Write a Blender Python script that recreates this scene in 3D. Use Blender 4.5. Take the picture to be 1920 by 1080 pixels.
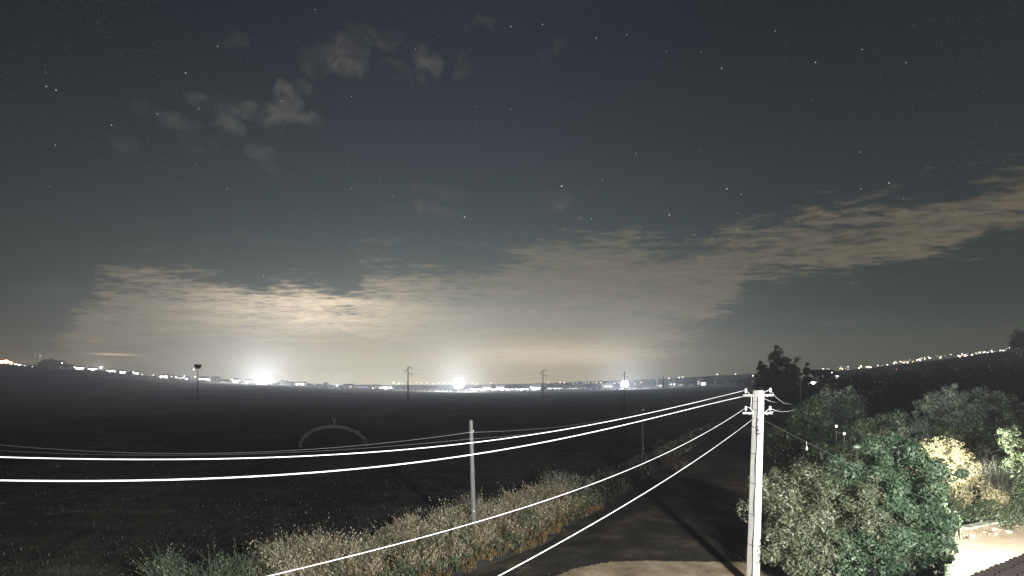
import bpy, math, random
import numpy as np
from mathutils import Vector, Matrix

# ----------------------------------------------------------------- reset
for o in list(bpy.data.objects):
    bpy.data.objects.remove(o, do_unlink=True)
sc = bpy.context.scene
COL = sc.collection
R = math.radians
F, VH, H = 960.0, 718.0, 8.0            # focal length in photo pixels, horizon row, camera height

# ----------------------------------------------------------------- camera
cam_d = bpy.data.cameras.new('camera')
cam = bpy.data.objects.new('camera', cam_d)
COL.objects.link(cam)
cam.location = (0, 0, H)
cam.rotation_euler = (R(90), 0, 0)
cam_d.sensor_width = 36
cam_d.lens = 18.0
cam_d.shift_y = (VH - 540) / 1920
cam_d.clip_start = 0.05
cam_d.clip_end = 20000
sc.camera = cam

sc.render.engine = 'CYCLES'
sc.view_settings.view_transform = 'Standard'
sc.view_settings.look = 'None'
sc.view_settings.gamma = 1
sc.view_settings.exposure = 0.0
sc.view_settings.use_curve_mapping = False
cy = sc.cycles
cy.use_denoising = True
cy.denoiser = 'OPENIMAGEDENOISE'
cy.max_bounces = 3
cy.diffuse_bounces = 1
cy.glossy_bounces = 1
cy.transmission_bounces = 3
cy.transparent_max_bounces = 6
cy.volume_bounces = 0
cy.sample_clamp_indirect = 0.5
cy.sample_clamp_direct = 8.0
cy.use_light_tree = True


# ----------------------------------------------------------------- node helper
class NT:
    def __init__(s, tree):
        s.t = tree
        s.n = tree.nodes
        s.l = tree.links

    def put(s, sock, v):
        if isinstance(v, bpy.types.NodeSocket):
            s.l.new(v, sock)
        else:
            sock.default_value = v

    def math(s, op, a, b=0.0, c=None, clamp=False):
        n = s.n.new('ShaderNodeMath'); n.operation = op; n.use_clamp = clamp
        s.put(n.inputs[0], a); s.put(n.inputs[1], b)
        if c is not None: s.put(n.inputs[2], c)
        return n.outputs[0]

    def add(s, a, b): return s.math('ADD', a, b)
    def mul(s, a, b): return s.math('MULTIPLY', a, b)
    def sub(s, a, b): return s.math('SUBTRACT', a, b)

    def mapr(s, v, a, b, c=0.0, d=1.0, kind='SMOOTHSTEP'):
        n = s.n.new('ShaderNodeMapRange'); n.interpolation_type = kind
        s.put(n.inputs[0], v); n.inputs[1].default_value = a; n.inputs[2].default_value = b
        n.inputs[3].default_value = c; n.inputs[4].default_value = d
        return n.outputs[0]

    def vscale(s, v, k):
        n = s.n.new('ShaderNodeVectorMath'); n.operation = 'SCALE'
        s.put(n.inputs[0], v); s.put(n.inputs['Scale'], k)
        return n.outputs[0]

    def vadd(s, a, b):
        n = s.n.new('ShaderNodeVectorMath'); n.operation = 'ADD'
        s.put(n.inputs[0], a); s.put(n.inputs[1], b)
        return n.outputs[0]

    def vmul(s, a, b):
        n = s.n.new('ShaderNodeVectorMath'); n.operation = 'MULTIPLY'
        s.put(n.inputs[0], a); s.put(n.inputs[1], b)
        return n.outputs[0]

    def comb(s, x, y, z):
        n = s.n.new('ShaderNodeCombineXYZ')
        s.put(n.inputs[0], x); s.put(n.inputs[1], y); s.put(n.inputs[2], z)
        return n.outputs[0]

    def noise(s, vec, scale, detail=4.0, rough=0.55, dist=0.0):
        n = s.n.new('ShaderNodeTexNoise')
        s.put(n.inputs['Vector'], vec)
        n.inputs['Scale'].default_value = scale; n.inputs['Detail'].default_value = detail
        n.inputs['Roughness'].default_value = rough; n.inputs['Distortion'].default_value = dist
        return n.outputs['Fac']

    def ramp(s, fac, stops):
        n = s.n.new('ShaderNodeValToRGB'); e = n.color_ramp.elements
        while len(e) < len(stops): e.new(0.5)
        for i, (p, c) in enumerate(stops):
            e[i].position = p; e[i].color = (c[0], c[1], c[2], 1)
        s.put(n.inputs[0], fac)
        return n.outputs[0]

    def mix(s, f, a, b):
        n = s.n.new('ShaderNodeMix'); n.data_type = 'RGBA'
        s.put(n.inputs['Factor'], f)
        for k, v in ((6, a), (7, b)):
            if isinstance(v, bpy.types.NodeSocket): s.l.new(v, n.inputs[k])
            else: n.inputs[k].default_value = (v[0], v[1], v[2], 1)
        return n.outputs[2]


# ----------------------------------------------------------------- night sky
world = bpy.data.worlds.new('World')
sc.world = world
world.use_nodes = True
world.cycles.sampling_method = 'MANUAL'
world.cycles.sample_map_resolution = 512
W = NT(world.node_tree)
W.n.clear()
SUN_EL, SUN_AZ = R(-14), R(-20)
geo = W.n.new('ShaderNodeTexCoord')
nrm = W.n.new('ShaderNodeVectorMath'); nrm.operation = 'NORMALIZE'
W.l.new(geo.outputs['Generated'], nrm.inputs[0])
DIR = nrm.outputs[0]
sep = W.n.new('ShaderNodeSeparateXYZ'); W.l.new(DIR, sep.inputs[0])
dx, dy, dz = sep.outputs
DEG = 57.29578
AZ = W.mul(W.math('ARCTAN2', dx, dy), DEG)
EL = W.mul(W.math('ARCSINE', dz), DEG)


def azel(u, v):
    x, z = (u - 960) / F, (VH - v) / F
    return math.degrees(math.atan(x)), math.degrees(math.atan2(z, math.hypot(1, x)))


def gauss(u, v, su, sv, flat_below=False):
    a, e = azel(u, v)
    ga = W.math('DIVIDE', W.sub(AZ, a), su)
    de = W.sub(EL, e)
    if flat_below: de = W.math('MAXIMUM', de, 0.0)
    ge = W.math('DIVIDE', de, sv)
    q = W.add(W.mul(ga, ga), W.mul(ge, ge))
    return W.math('EXPONENT', W.mul(q, -1.0))


AE = W.comb(AZ, EL, 0.0)


def bump(u, v, su, sv, k, acc, AE=AE):
    a, e = azel(u, v)
    n = W.n.new('ShaderNodeVectorMath'); n.operation = 'MULTIPLY_ADD'
    W.l.new(AE, n.inputs[0]); n.inputs[1].default_value = (1 / su, 1 / sv, 0); n.inputs[2].default_value = (-a / su, -e / sv, 0)
    d = W.n.new('ShaderNodeVectorMath'); d.operation = 'DOT_PRODUCT'
    W.l.new(n.outputs[0], d.inputs[0]); W.l.new(n.outputs[0], d.inputs[1])
    q = W.math('MULTIPLY_ADD', d.outputs['Value'], -0.5, 1.0, clamp=True)
    return W.mul(q, k) if acc is None else W.math('MULTIPLY_ADD', q, k, acc)


base = W.ramp(W.math('DIVIDE', EL, 60.0, clamp=True), [
    (0.0, (0.125, 0.130, 0.085)), (0.05, (0.085, 0.095, 0.070)), (0.12, (0.060, 0.074, 0.066)),
    (0.25, (0.046, 0.062, 0.064)), (0.40, (0.031, 0.040, 0.048)), (0.55, (0.021, 0.025, 0.034)), (1.0, (0.012, 0.013, 0.020))])
azf = W.math('DIVIDE', W.sub(AZ, -7.0), 34.0)
azf = W.math('MULTIPLY_ADD', W.math('EXPONENT', W.mul(W.mul(azf, azf), -1.0)), 0.68, 0.34)
base = W.vscale(base, azf)
# light pollution over the town
glow = W.vscale((0.66, 0.60, 0.45), gauss(610, 718, 12.0, 3.0, True))
glow = W.vadd(glow, W.vscale((0.34, 0.24, 0.11), gauss(1010, 712, 15.0, 4.2, True)))
glow = W.vadd(glow, W.vscale((0.085, 0.085, 0.070), gauss(800, 700, 24.0, 11.0, True)))
glow = W.vadd(glow, W.vscale((0.045, 0.047, 0.034), gauss(1650, 690, 22.0, 4.0, True)))
glow = W.vadd(glow, W.vscale((0.05, 0.03, 0.015), gauss(10, 690, 5.0, 3.0, True)))

# cloud sheet: planar projection of the direction so that clouds flatten towards the horizon
iz = W.math('DIVIDE', 1.0, W.math('MAXIMUM', W.add(dz, 0.05), 0.03))
PL = W.comb(W.mul(dx, iz), W.mul(dy, iz), 0.0)
n_big = W.noise(W.vmul(PL, (0.8, 1.2, 1)), 2.0, 5.0, 0.58, 0.3)
n_fine = W.noise(W.vmul(PL, (1.0, 1.7, 1)), 7.0, 6.0, 0.62, 0.4)
n_streak = W.noise(W.comb(W.mul(AZ, 0.045), W.mul(EL, 0.42), 1.7), 1.0, 6.0, 0.6, 0.35)
NZ = W.add(W.add(W.mul(W.sub(n_big, 0.5), 1.7), W.mul(W.sub(n_fine, 0.5), 2.1)), W.mul(W.sub(n_streak, 0.5), 1.5))


def curve_el(pts):
    n = W.n.new('ShaderNodeFloatCurve')
    c = n.mapping.curves[0]
    P = sorted([((azel(u, v)[0] + 60) / 120, azel(u, v)[1] / 45 + 0.1) for u, v in pts])
    c.points[0].location = (0, P[0][1]); c.points[1].location = (1, P[-1][1])
    for x, y in P: c.points.new(x, y)
    n.mapping.update()
    W.l.new(W.math('DIVIDE', W.add(AZ, 60.0), 120.0), n.inputs['Value'])
    return W.mul(W.sub(n.outputs[0], 0.1), 45.0)


up = curve_el([(0, 700), (100, 650), (165, 560), (240, 508), (400, 522), (480, 548), (560, 530), (650, 556), (690, 520), (880, 512), (960, 480),
               (1050, 450), (1160, 432), (1260, 455), (1400, 438), (1500, 424), (1650, 398), (1760, 380), (1850, 352), (1920, 340)])
lo = curve_el([(0, 760), (1130, 730), (1200, 668), (1310, 615), (1360, 575), (1410, 525), (1480, 505), (1600, 490), (1720, 468), (1800, 445), (1920, 410)])
m_up = W.mapr(W.add(W.sub(up, EL), W.mul(NZ, 4.2)), -1.5, 2.0)
m_lo = W.mapr(W.add(W.sub(EL, lo), W.mul(NZ, 4.2)), -1.7, 1.6)
sheet = W.mul(m_up, m_lo)
body = W.mapr(NZ, -0.7, 0.6, 0.35, 1.15, 'LINEAR')
sheet = W.mul(sheet, body)
# scattered puffs high up
PUFF = [(410, 196, 2.0, 0.8, .5), (530, 180, 1.3, 1.0, .8), (572, 158, 1.0, .7, .7), (512, 216, 2.6, .8, .7), (424, 232, 1.7, .9, .6),
        (650, 108, 2.0, 1.3, .75), (795, 118, 1.1, 1.3, .6), (742, 126, 1.3, .7, .4), (716, 72, 3.2, .8, .4), (496, 290, 1.4, .8, .5),
        (500, 325, 1.4, .6, .25), (796, 386, 3.2, .6, .4), (820, 358, 3.4, .5, .25), (1045, 372, 1.9, .9, .35), (335, 232, 1.3, .8, .35),
        (575, 225, 1.3, .7, .4), (376, 266, 1.4, .7, .3), (858, 120, .9, .9, .3), (440, 72, 1.4, .6, .25), (905, 44, 1.3, .5, .25),
        (700, 452, 2.2, .4, .45), (698, 478, 1.6, .35, .5), (885, 462, 1.8, .35, .45), (460, 448, 4.0, .35, .18), (1030, 90, 1.2, .8, .2),
        (276, 424, 1.0, .5, .25), (1610, 600, 3.0, .22, .30), (600, 110, 1.6, 1.0, .35), (265, 205, 1.2, .6, .2), (225, 272, 1.0, .6, .15), (90, 545, 1.6, .8, .25)]
nw = W.n.new('ShaderNodeTexNoise'); W.l.new(DIR, nw.inputs['Vector'])
nw.inputs['Scale'].default_value = 17.0; nw.inputs['Detail'].default_value = 4.0
wv = W.vmul(W.vadd(nw.outputs['Color'], (-0.5, -0.5, -0.5)), (5.5, 3.6, 0.0))
AEW = W.vadd(AE, wv)
puffs = None
for (u, v, su, sv, k) in PUFF:
    puffs = bump(u, v, su * .95, sv * .95, k, puffs, AEW)
n_puff = W.noise(DIR, 26.0, 5.0, 0.6, 0.5)
puffs = W.mul(puffs, W.mapr(n_puff, 0.30, 0.72, 0.05, 1.4))
lit = W.add(W.mul(gauss(590, 582, 10.0, 3.0), 0.80), 0.0)
lit = W.add(lit, W.mul(gauss(1040, 664, 9.0, 1.3), 0.34))
cl_col = W.vadd(W.vscale((0.82, 0.64, 0.44), lit), W.vscale((0.090, 0.070, 0.040), W.mapr(EL, 26.0, 3.0, 0.90, 1.35, 'LINEAR')))
cloud = W.vscale(cl_col, sheet)
cloud = W.vadd(cloud, W.vscale((0.066, 0.059, 0.042), puffs))
# streak and spot of lens flare painted into the sky over the town
cloud = W.vadd(cloud, W.vscale((0.60, 0.36, 0.26), gauss(212, 664.5, 1.5, 0.07)))
cloud = W.vadd(cloud, W.vscale((0.13, 0.04, 0.03), gauss(176, 640, 0.42, 0.12)))
# stars
vor = W.n.new('ShaderNodeTexVoronoi'); vor.voronoi_dimensions = '2D'; vor.feature = 'F1'
W.l.new(AE, vor.inputs['Vector']); vor.inputs['Scale'].default_value = 0.29
star = W.mapr(vor.outputs['Distance'], 0.005, 0.0155, 1.0, 0.0)
vc = W.n.new('ShaderNodeSeparateColor'); W.l.new(vor.outputs['Color'], vc.inputs[0])
starb = W.mul(star, W.mul(W.math('POWER', vc.outputs[0], 6.0), 0.9))
starb = W.mul(starb, W.mapr(EL, 4.0, 16.0))
vor2 = W.n.new('ShaderNodeTexVoronoi'); vor2.voronoi_dimensions = '2D'; vor2.feature = 'F1'
W.l.new(AE, vor2.inputs['Vector']); vor2.inputs['Scale'].default_value = 2.6
vc2 = W.n.new('ShaderNodeSeparateColor'); W.l.new(vor2.outputs['Color'], vc2.inputs[0])
st2 = W.mul(W.mapr(vor2.outputs['Distance'], 0.04, 0.14, 1.0, 0.0), W.mul(W.math('POWER', vc2.outputs[0], 2.0), 0.06))
starb = W.add(starb, W.mul(st2, W.mapr(EL, 8.0, 20.0)))
STARS = [(1053, 349, 3.0), (871, 407, 1.6), (1255, 403, 1.4), (1363, 354, 1.3), (1667, 343, 1.0), (1109, 410, .8), (1198, 446, .8), (1302, 440, .6),
         (1335, 447, .7), (348, 137, .9), (87, 162, .6), (105, 169, .7), (1118, 71, .7), (1353, 128, .9), (1529, 117, .9), (199, 597, 1.2),
         (1614, 354, .5), (738, 368, .6), (426, 354, .4), (1175, 65, .5), (494, 518, .6), (408, 87, .5)]
for (u, v, k) in STARS:
    starb = bump(u, v, 0.045, 0.045, k * 0.8, starb)
starb = W.mul(starb, W.math('SUBTRACT', 1.0, W.mul(sheet, 0.8), clamp=True))
stars = W.vscale((0.9, 0.95, 1.0), starb)
veil = W.math('SUBTRACT', 1.0, W.mul(sheet, 0.18))
total = W.vadd(W.vadd(W.vscale(W.vadd(base, glow), veil), cloud), stars)
bg = W.n.new('ShaderNodeBackground'); W.l.new(total, bg.inputs['Color']); bg.inputs['Strength'].default_value = 1.0
skyt = W.n.new('ShaderNodeTexSky'); skyt.sky_type = 'NISHITA'; skyt.sun_disc = False
skyt.sun_elevation = SUN_EL; skyt.sun_rotation = SUN_AZ
bg2 = W.n.new('ShaderNodeBackground'); W.l.new(skyt.outputs[0], bg2.inputs['Color']); bg2.inputs['Strength'].default_value = 0.05
adds = W.n.new('ShaderNodeAddShader'); W.l.new(bg.outputs[0], adds.inputs[0]); W.l.new(bg2.outputs[0], adds.inputs[1])
wo = W.n.new('ShaderNodeOutputWorld'); W.l.new(adds.outputs[0], wo.inputs['Surface'])

# ----------------------------------------------------------------- scene helpers
rng = np.random.default_rng(7)
random.seed(11)


def tag(o, label=None, cat=None, group=None, kind=None):
    if label: o['label'] = label
    if cat: o['category'] = cat
    if group: o['group'] = group
    if kind: o['kind'] = kind
    return o


def empty(name, loc=(0, 0, 0), rz=0.0):
    o = bpy.data.objects.new(name, None)
    o.empty_display_size = 0.2
    o.location = loc; o.rotation_euler = (0, 0, rz)
    COL.objects.link(o)
    return o


def link_mesh(name, me, mat, parent=None, smooth=False):
    o = bpy.data.objects.new(name, me)
    if mat and not me.materials: me.materials.append(mat)
    COL.objects.link(o)
    if parent is not None: o.parent = parent
    if smooth: me.polygons.foreach_set('use_smooth', [True] * len(me.polygons))
    return o


def np_mesh(name, verts, faces):
    """verts (n,3) float, faces (m,k) int with constant k"""
    me = bpy.data.meshes.new(name)
    verts = np.asarray(verts, np.float32); faces = np.asarray(faces, np.int32)
    k = faces.shape[1]
    me.vertices.add(len(verts)); me.vertices.foreach_set('co', verts.ravel())
    me.loops.add(faces.size); me.loops.foreach_set('vertex_index', faces.ravel())
    me.polygons.add(len(faces))
    me.polygons.foreach_set('loop_start', np.arange(0, faces.size, k, dtype=np.int32))
    me.polygons.foreach_set('loop_total', np.full(len(faces), k, np.int32))
    me.update(calc_edges=True)
    return me


class MB:
    """collects simple solids into one mesh"""
    def __init__(s): s.v = []; s.f = []

    def poly(s, pts, faces):
        b = len(s.v); s.v += [tuple(p) for p in pts]; s.f += [tuple(b + i for i in f) for f in faces]
        return s

    def box(s, c, d, rz=0.0, tilt=None):
        cx, cyy, cz = c; hx, hy, hz = d[0] / 2, d[1] / 2, d[2] / 2
        M = Matrix.Rotation(rz, 3, 'Z')
        if tilt is not None: M = tilt @ M
        P = [Vector((sx * hx, sy * hy, sz * hz)) for sz in (-1, 1) for sx, sy in ((-1, -1), (1, -1), (1, 1), (-1, 1))]
        P = [M @ p + Vector(c) for p in P]
        return s.poly(P, [(3, 2, 1, 0), (4, 5, 6, 7), (0, 1, 5, 4), (1, 2, 6, 5), (2, 3, 7, 6), (3, 0, 4, 7)])

    def tube(s, pts, rad, n=8, cap=True):
        pts = [Vector(p) for p in pts]
        if not hasattr(rad, '__len__'): rad = [rad] * len(pts)
        rings = []
        for i, p in enumerate(pts):
            t = (pts[min(i + 1, len(pts) - 1)] - pts[max(i - 1, 0)]).normalized()
            a = Vector((0, 0, 1)) if abs(t.z) < 0.9 else Vector((1, 0, 0))
            x = t.cross(a).normalized(); y = t.cross(x).normalized()
            rings.append([p + (x * math.cos(2 * math.pi * k / n) + y * math.sin(2 * math.pi * k / n)) * rad[i] for k in range(n)])
        b = len(s.v)
        for r in rings: s.v += [tuple(q) for q in r]
        for i in range(len(pts) - 1):
            for k in range(n):
                a0 = b + i * n + k; a1 = b + i * n + (k + 1) % n
                s.f.append((a0, a0 + n, a1 + n, a1))
        if cap:
            s.f.append(tuple(b + k for k in range(n)))
            s.f.append(tuple(b + (len(pts) - 1) * n + k for k in reversed(range(n))))
        return s

    def lathe(s, c, prof, n=16):
        return s.tube([(c[0], c[1], c[2] + z) for r, z in prof], [max(r, 1e-4) for r, z in prof], n)

    def sphere(s, c, r, n=10, m=7, sq=(1, 1, 1)):
        prof = [(math.sin(math.pi * i / m) * r * sq[0], -math.cos(math.pi * i / m) * r * sq[2]) for i in range(m + 1)]
        return s.lathe(c, prof, n)

    def mesh(s, name):
        me = bpy.data.meshes.new(name); me.from_pydata(s.v, [], s.f); me.update()
        return me

    def build(s, name, mat, parent=None, smooth=False):
        return link_mesh(name, s.mesh(name), mat, parent, smooth)


def copy_tree(o, parent=None):
    c = o.copy(); COL.objects.link(c); c.parent = parent
    for ch in [x for x in bpy.data.objects if x.parent is o]: copy_tree(ch, c)
    return c


# ----------------------------------------------------------------- materials
def surf(name, fn):
    m = bpy.data.materials.new(name); m.use_nodes = True
    N = NT(m.node_tree); bsdf = m.node_tree.nodes['Principled BSDF']
    fn(N, bsdf)
    return m


def mat_noise(name, stops, scale=3.0, rough=0.85, bump=0.0, bscale=30.0, detail=5.0, metal=0.0, spec=0.3, stretch=(1, 1, 1)):
    def fn(N, b):
        tc = N.n.new('ShaderNodeTexCoord')
        vec = N.vmul(tc.outputs['Object'], stretch)
        f = N.noise(vec, scale, detail, 0.6)
        N.l.new(N.ramp(N.mapr(f, 0.28, 0.72, 0, 1, 'LINEAR'), stops), b.inputs['Base Color'])
        b.inputs['Roughness'].default_value = rough; b.inputs['Metallic'].default_value = metal
        b.inputs['Specular IOR Level'].default_value = spec
        if bump:
            bn = N.n.new('ShaderNodeBump'); bn.inputs['Strength'].default_value = bump; bn.inputs['Distance'].default_value = 0.02
            N.l.new(N.noise(vec, bscale, 4.0, 0.6), bn.inputs['Height']); N.l.new(bn.outputs[0], b.inputs['Normal'])
    return surf(name, fn)


def mat_leaf(name, stops, trans=0.3, rough=0.45):
    m = bpy.data.materials.new(name); m.use_nodes = True
    N = NT(m.node_tree); N.n.clear()
    g = N.n.new('ShaderNodeNewGeometry')
    tc = N.n.new('ShaderNodeTexCoord')
    f = N.add(N.mul(g.outputs['Random Per Island'], 0.6), N.mul(N.mapr(N.noise(tc.outputs['Object'], 0.7, 2.0), 0.3, 0.7, 0, 1, 'LINEAR'), 0.4))
    col = N.ramp(f, stops)
    b = N.n.new('ShaderNodeBsdfPrincipled'); N.l.new(col, b.inputs['Base Color'])
    b.inputs['Roughness'].default_value = rough; b.inputs['Specular IOR Level'].default_value = 0.45
    t = N.n.new('ShaderNodeBsdfTranslucent'); N.l.new(col, t.inputs['Color'])
    mx = N.n.new('ShaderNodeMixShader'); mx.inputs[0].default_value = trans
    N.l.new(b.outputs[0], mx.inputs[1]); N.l.new(t.outputs[0], mx.inputs[2])
    out = N.n.new('ShaderNodeOutputMaterial'); N.l.new(mx.outputs[0], out.inputs['Surface'])
    return m


def mat_glow(name, col, strength, sample=False):
    m = bpy.data.materials.new(name); m.use_nodes = True
    b = m.node_tree.nodes['Principled BSDF']
    b.inputs['Base Color'].default_value = (0.6, 0.6, 0.6, 1)
    b.inputs['Emission Color'].default_value = (*col, 1); b.inputs['Emission Strength'].default_value = strength
    m.cycles.emission_sampling = 'AUTO' if sample else 'NONE'
    return m


M = {}
M['white_pole'] = mat_noise('weathered_white_concrete', [(0, (.30, .29, .26)), (.35, (.44, .43, .40)), (.7, (.54, .53, .50)), (1, (.60, .60, .57))], 2.0, .85, .35, 45, 8, stretch=(3, 3, .45))
M['grey_pole'] = mat_noise('stained_grey_concrete', [(0, (.15, .145, .12)), (.5, (.235, .23, .195)), (1, (.32, .31, .27))], 2.2, .85, .35, 40, stretch=(2, 2, .6))
M['wood'] = mat_noise('grey_weathered_wood', [(0, (.10, .10, .10)), (.5, (.17, .17, .17)), (1, (.25, .25, .25))], 3, .9, .4, 30, stretch=(6, 6, .4))
M['dark_wood'] = mat_noise('dark_weathered_wood', [(0, (.035, .035, .035)), (1, (.075, .075, .075))], 3, .9, .4, 30, stretch=(6, 6, .4))
M['far_pole'] = mat_noise('far_concrete', [(0, (.07, .07, .07)), (1, (.12, .12, .12))], 2)
M['porcelain'] = mat_noise('porcelain', [(0, (.62, .62, .6)), (1, (.75, .75, .73))], 5, .25, spec=.5)
M['metal'] = mat_noise('galvanised_steel', [(0, (.25, .25, .26)), (1, (.42, .42, .43))], 12, .5, metal=.6)
M['dark_metal'] = mat_noise('dark_steel', [(0, (.02, .02, .02)), (1, (.05, .05, .05))], 10, .55, metal=.3)
M['wire'] = mat_noise('pale_cable_sheath', [(0, (.42, .43, .44)), (.5, (.58, .59, .60)), (1, (.74, .75, .76))], 1.5, .5)
M['thin_wire'] = mat_noise('grey_cable_sheath', [(0, (.22, .22, .22)), (1, (.36, .36, .36))], 3, .6)
M['dark_wire'] = mat_noise('dark_cable_sheath', [(0, (.05, .05, .05)), (1, (.10, .10, .10))], 3, .6)
M['asphalt'] = mat_noise('dusty_track', [(0, (.004, .0035, .003)), (.35, (.009, .0075, .0055)), (.6, (.024, .020, .014)), (1, (.090, .073, .047))], .42, .95, .5, 12, 9)
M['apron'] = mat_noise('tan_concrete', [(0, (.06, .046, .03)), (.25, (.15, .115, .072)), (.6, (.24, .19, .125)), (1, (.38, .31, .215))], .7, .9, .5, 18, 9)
M['yard'] = mat_noise('pale_concrete', [(0, (.40, .34, .26)), (.5, (.52, .46, .37)), (1, (.60, .55, .46))], .8, .85, .3, 20, 9)
M['stone'] = mat_noise('grey_green_stone', [(0, (.13, .15, .13)), (.5, (.22, .25, .22)), (1, (.32, .34, .30))], 3.5, .9, .5, 25)
M['rubble'] = mat_noise('brown_rubble', [(0, (.07, .055, .042)), (.5, (.16, .13, .10)), (1, (.28, .245, .20))], 5, .95, .4, 25)
M['gravel'] = mat_noise('grey_gravel', [(0, (.03, .028, .025)), (.6, (.08, .075, .065)), (1, (.17, .16, .14))], 6, .95)
M['tile'] = mat_noise('old_clay_tile', [(0, (.010, .008, .008)), (.5, (.018, .013, .012)), (1, (.030, .020, .018))], 4, .9, .4, 30)  # near-black tone holds the shade of an eave missed by the floodlight
M['plaster'] = mat_noise('cream_plaster', [(0, (.46, .43, .37)), (1, (.58, .55, .48))], 1.2, .9, .2, 30)
M['far_plaster'] = mat_noise('far_plaster', [(0, (.20, .19, .18)), (1, (.30, .29, .27))], .3, .9)
M['far_roof'] = mat_noise('far_roof_tiles', [(0, (.05, .04, .035)), (1, (.09, .07, .06))], .5, .9)
M['bark'] = mat_noise('bark', [(0, (.05, .042, .034)), (.5, (.10, .085, .07)), (1, (.17, .15, .12))], 4, .95, .6, 20, stretch=(3, 3, .6))
M['pale_bark'] = mat_noise('pale_bark', [(0, (.22, .20, .17)), (1, (.42, .40, .35))], 4, .9, .5, 20, stretch=(3, 3, .6))
M['cane'] = mat_noise('bamboo_cane', [(0, (.34, .26, .14)), (1, (.52, .42, .26))], 4, .6, stretch=(4, 4, 1))
M['red_post'] = mat_noise('faded_red_paint', [(0, (.20, .05, .04)), (1, (.32, .10, .07))], 6, .7)
M['plastic'] = mat_noise('pale_green_plastic', [(0, (.13, .18, .145)), (1, (.18, .235, .19))], 2, .5)

M['leaf_green'] = mat_leaf('leaf_green', [(0, (.026, .048, .025)), (.35, (.055, .098, .053)), (.7, (.105, .160, .098)), (1, (.27, .34, .25))])
M['leaf_brown'] = mat_leaf('leaf_grey_brown', [(0, (.050, .062, .036)), (.3, (.105, .135, .076)), (.6, (.175, .185, .118)), (.85, (.29, .295, .21)), (1, (.48, .50, .40))])
M['leaf_hedge'] = mat_leaf('leaf_hedge', [(0, (.018, .030, .016)), (.5, (.042, .064, .034)), (1, (.11, .135, .085))])
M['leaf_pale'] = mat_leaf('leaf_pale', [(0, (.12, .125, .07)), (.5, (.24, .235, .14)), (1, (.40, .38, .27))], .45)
M['leaf_olive'] = mat_leaf('leaf_olive', [(0, (.09, .12, .10)), (.5, (.19, .235, .20)), (1, (.34, .39, .33))])
M['leaf_dark'] = mat_leaf('leaf_dark', [(0, (.012, .020, .010)), (.5, (.026, .040, .020)), (1, (.055, .070, .040))])
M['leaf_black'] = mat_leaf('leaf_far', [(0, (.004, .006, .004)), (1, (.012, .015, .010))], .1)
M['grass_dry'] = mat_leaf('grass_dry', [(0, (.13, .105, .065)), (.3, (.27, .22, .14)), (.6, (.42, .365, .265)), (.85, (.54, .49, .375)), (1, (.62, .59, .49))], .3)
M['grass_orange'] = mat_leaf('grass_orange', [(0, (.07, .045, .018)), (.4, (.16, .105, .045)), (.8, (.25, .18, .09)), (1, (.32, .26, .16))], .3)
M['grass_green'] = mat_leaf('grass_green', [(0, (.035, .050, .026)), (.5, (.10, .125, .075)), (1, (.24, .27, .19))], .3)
M['grass_dim'] = mat_leaf('grass_dim', [(0, (.014, .011, .008)), (.5, (.030, .025, .018)), (.85, (.055, .047, .033)), (1, (.10, .09, .065))], .2)  # darker straw tones; fading lamplight along the track put into the colour
M['grass_field'] = mat_leaf('grass_field', [(0, (.014, .016, .013)), (.5, (.026, .029, .024)), (1, (.045, .049, .042))], .2)
M['nest'] = mat_noise('twigs', [(0, (.015, .012, .01)), (1, (.04, .034, .028))], 8)

M['lamp_white'] = mat_glow('lamp_white', (1, .97, .93), 14)
M['lamp_blue'] = mat_glow('lamp_cool', (.80, .86, 1), 14)
M['lamp_warm'] = mat_glow('lamp_warm', (1, .86, .66), 12)
M['lamp_orange'] = mat_glow('lamp_orange', (1, .58, .26), 8)
M['lamp_red'] = mat_glow('lamp_red', (1, .15, .12), 4)
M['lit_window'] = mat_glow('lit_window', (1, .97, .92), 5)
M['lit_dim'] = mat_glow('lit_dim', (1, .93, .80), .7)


def ground_mat():
    def fn(N, b):
        tc = N.n.new('ShaderNodeTexCoord')
        P = tc.outputs['Object']
        a = N.noise(N.vmul(P, (1, .55, 1)), .045, 5, .6, .6)
        c = N.noise(P, .9, 6, .65)
        d = N.noise(N.vmul(P, (.10, 1.2, 1)), .35, 3, .5)
        f = N.add(N.add(N.mul(a, .6), N.mul(c, .3)), N.mul(d, .15))
        col = N.ramp(N.mapr(f, .34, .70, 0, 1, 'LINEAR'), [(0, (.016, .016, .022)), (.4, (.036, .036, .040)), (.68, (.080, .084, .070)), (1, (.21, .215, .165))])
        N.l.new(col, b.inputs['Base Color'])
        b.inputs['Roughness'].default_value = 1; b.inputs['Specular IOR Level'].default_value = 0
        bn = N.n.new('ShaderNodeBump'); bn.inputs['Strength'].default_value = .5; bn.inputs['Distance'].default_value = .05
        N.l.new(c, bn.inputs['Height']); N.l.new(bn.outputs[0], b.inputs['Normal'])
    return surf('field_soil', fn)


M['field'] = ground_mat()
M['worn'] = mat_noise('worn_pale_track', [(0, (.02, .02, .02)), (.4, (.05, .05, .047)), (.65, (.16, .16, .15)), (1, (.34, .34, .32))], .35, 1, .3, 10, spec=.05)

# ----------------------------------------------------------------- terrain
HU = np.array([-900, -300, 0, 60, 140, 240, 300, 350, 450, 530, 560, 630, 720, 860, 950, 1010, 1100, 1200, 1300, 1400, 1440, 1500, 1545, 1600, 1700, 1800, 1880, 1920, 2300, 3000], float)
HV = np.array([672, 676, 685, 689, 693, 702, 709, 713, 718, 721, 723, 727, 730, 733, 732, 731, 729, 727, 723, 718, 716, 709, 699, 694, 684, 672, 662, 656, 630, 620], float)


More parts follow.
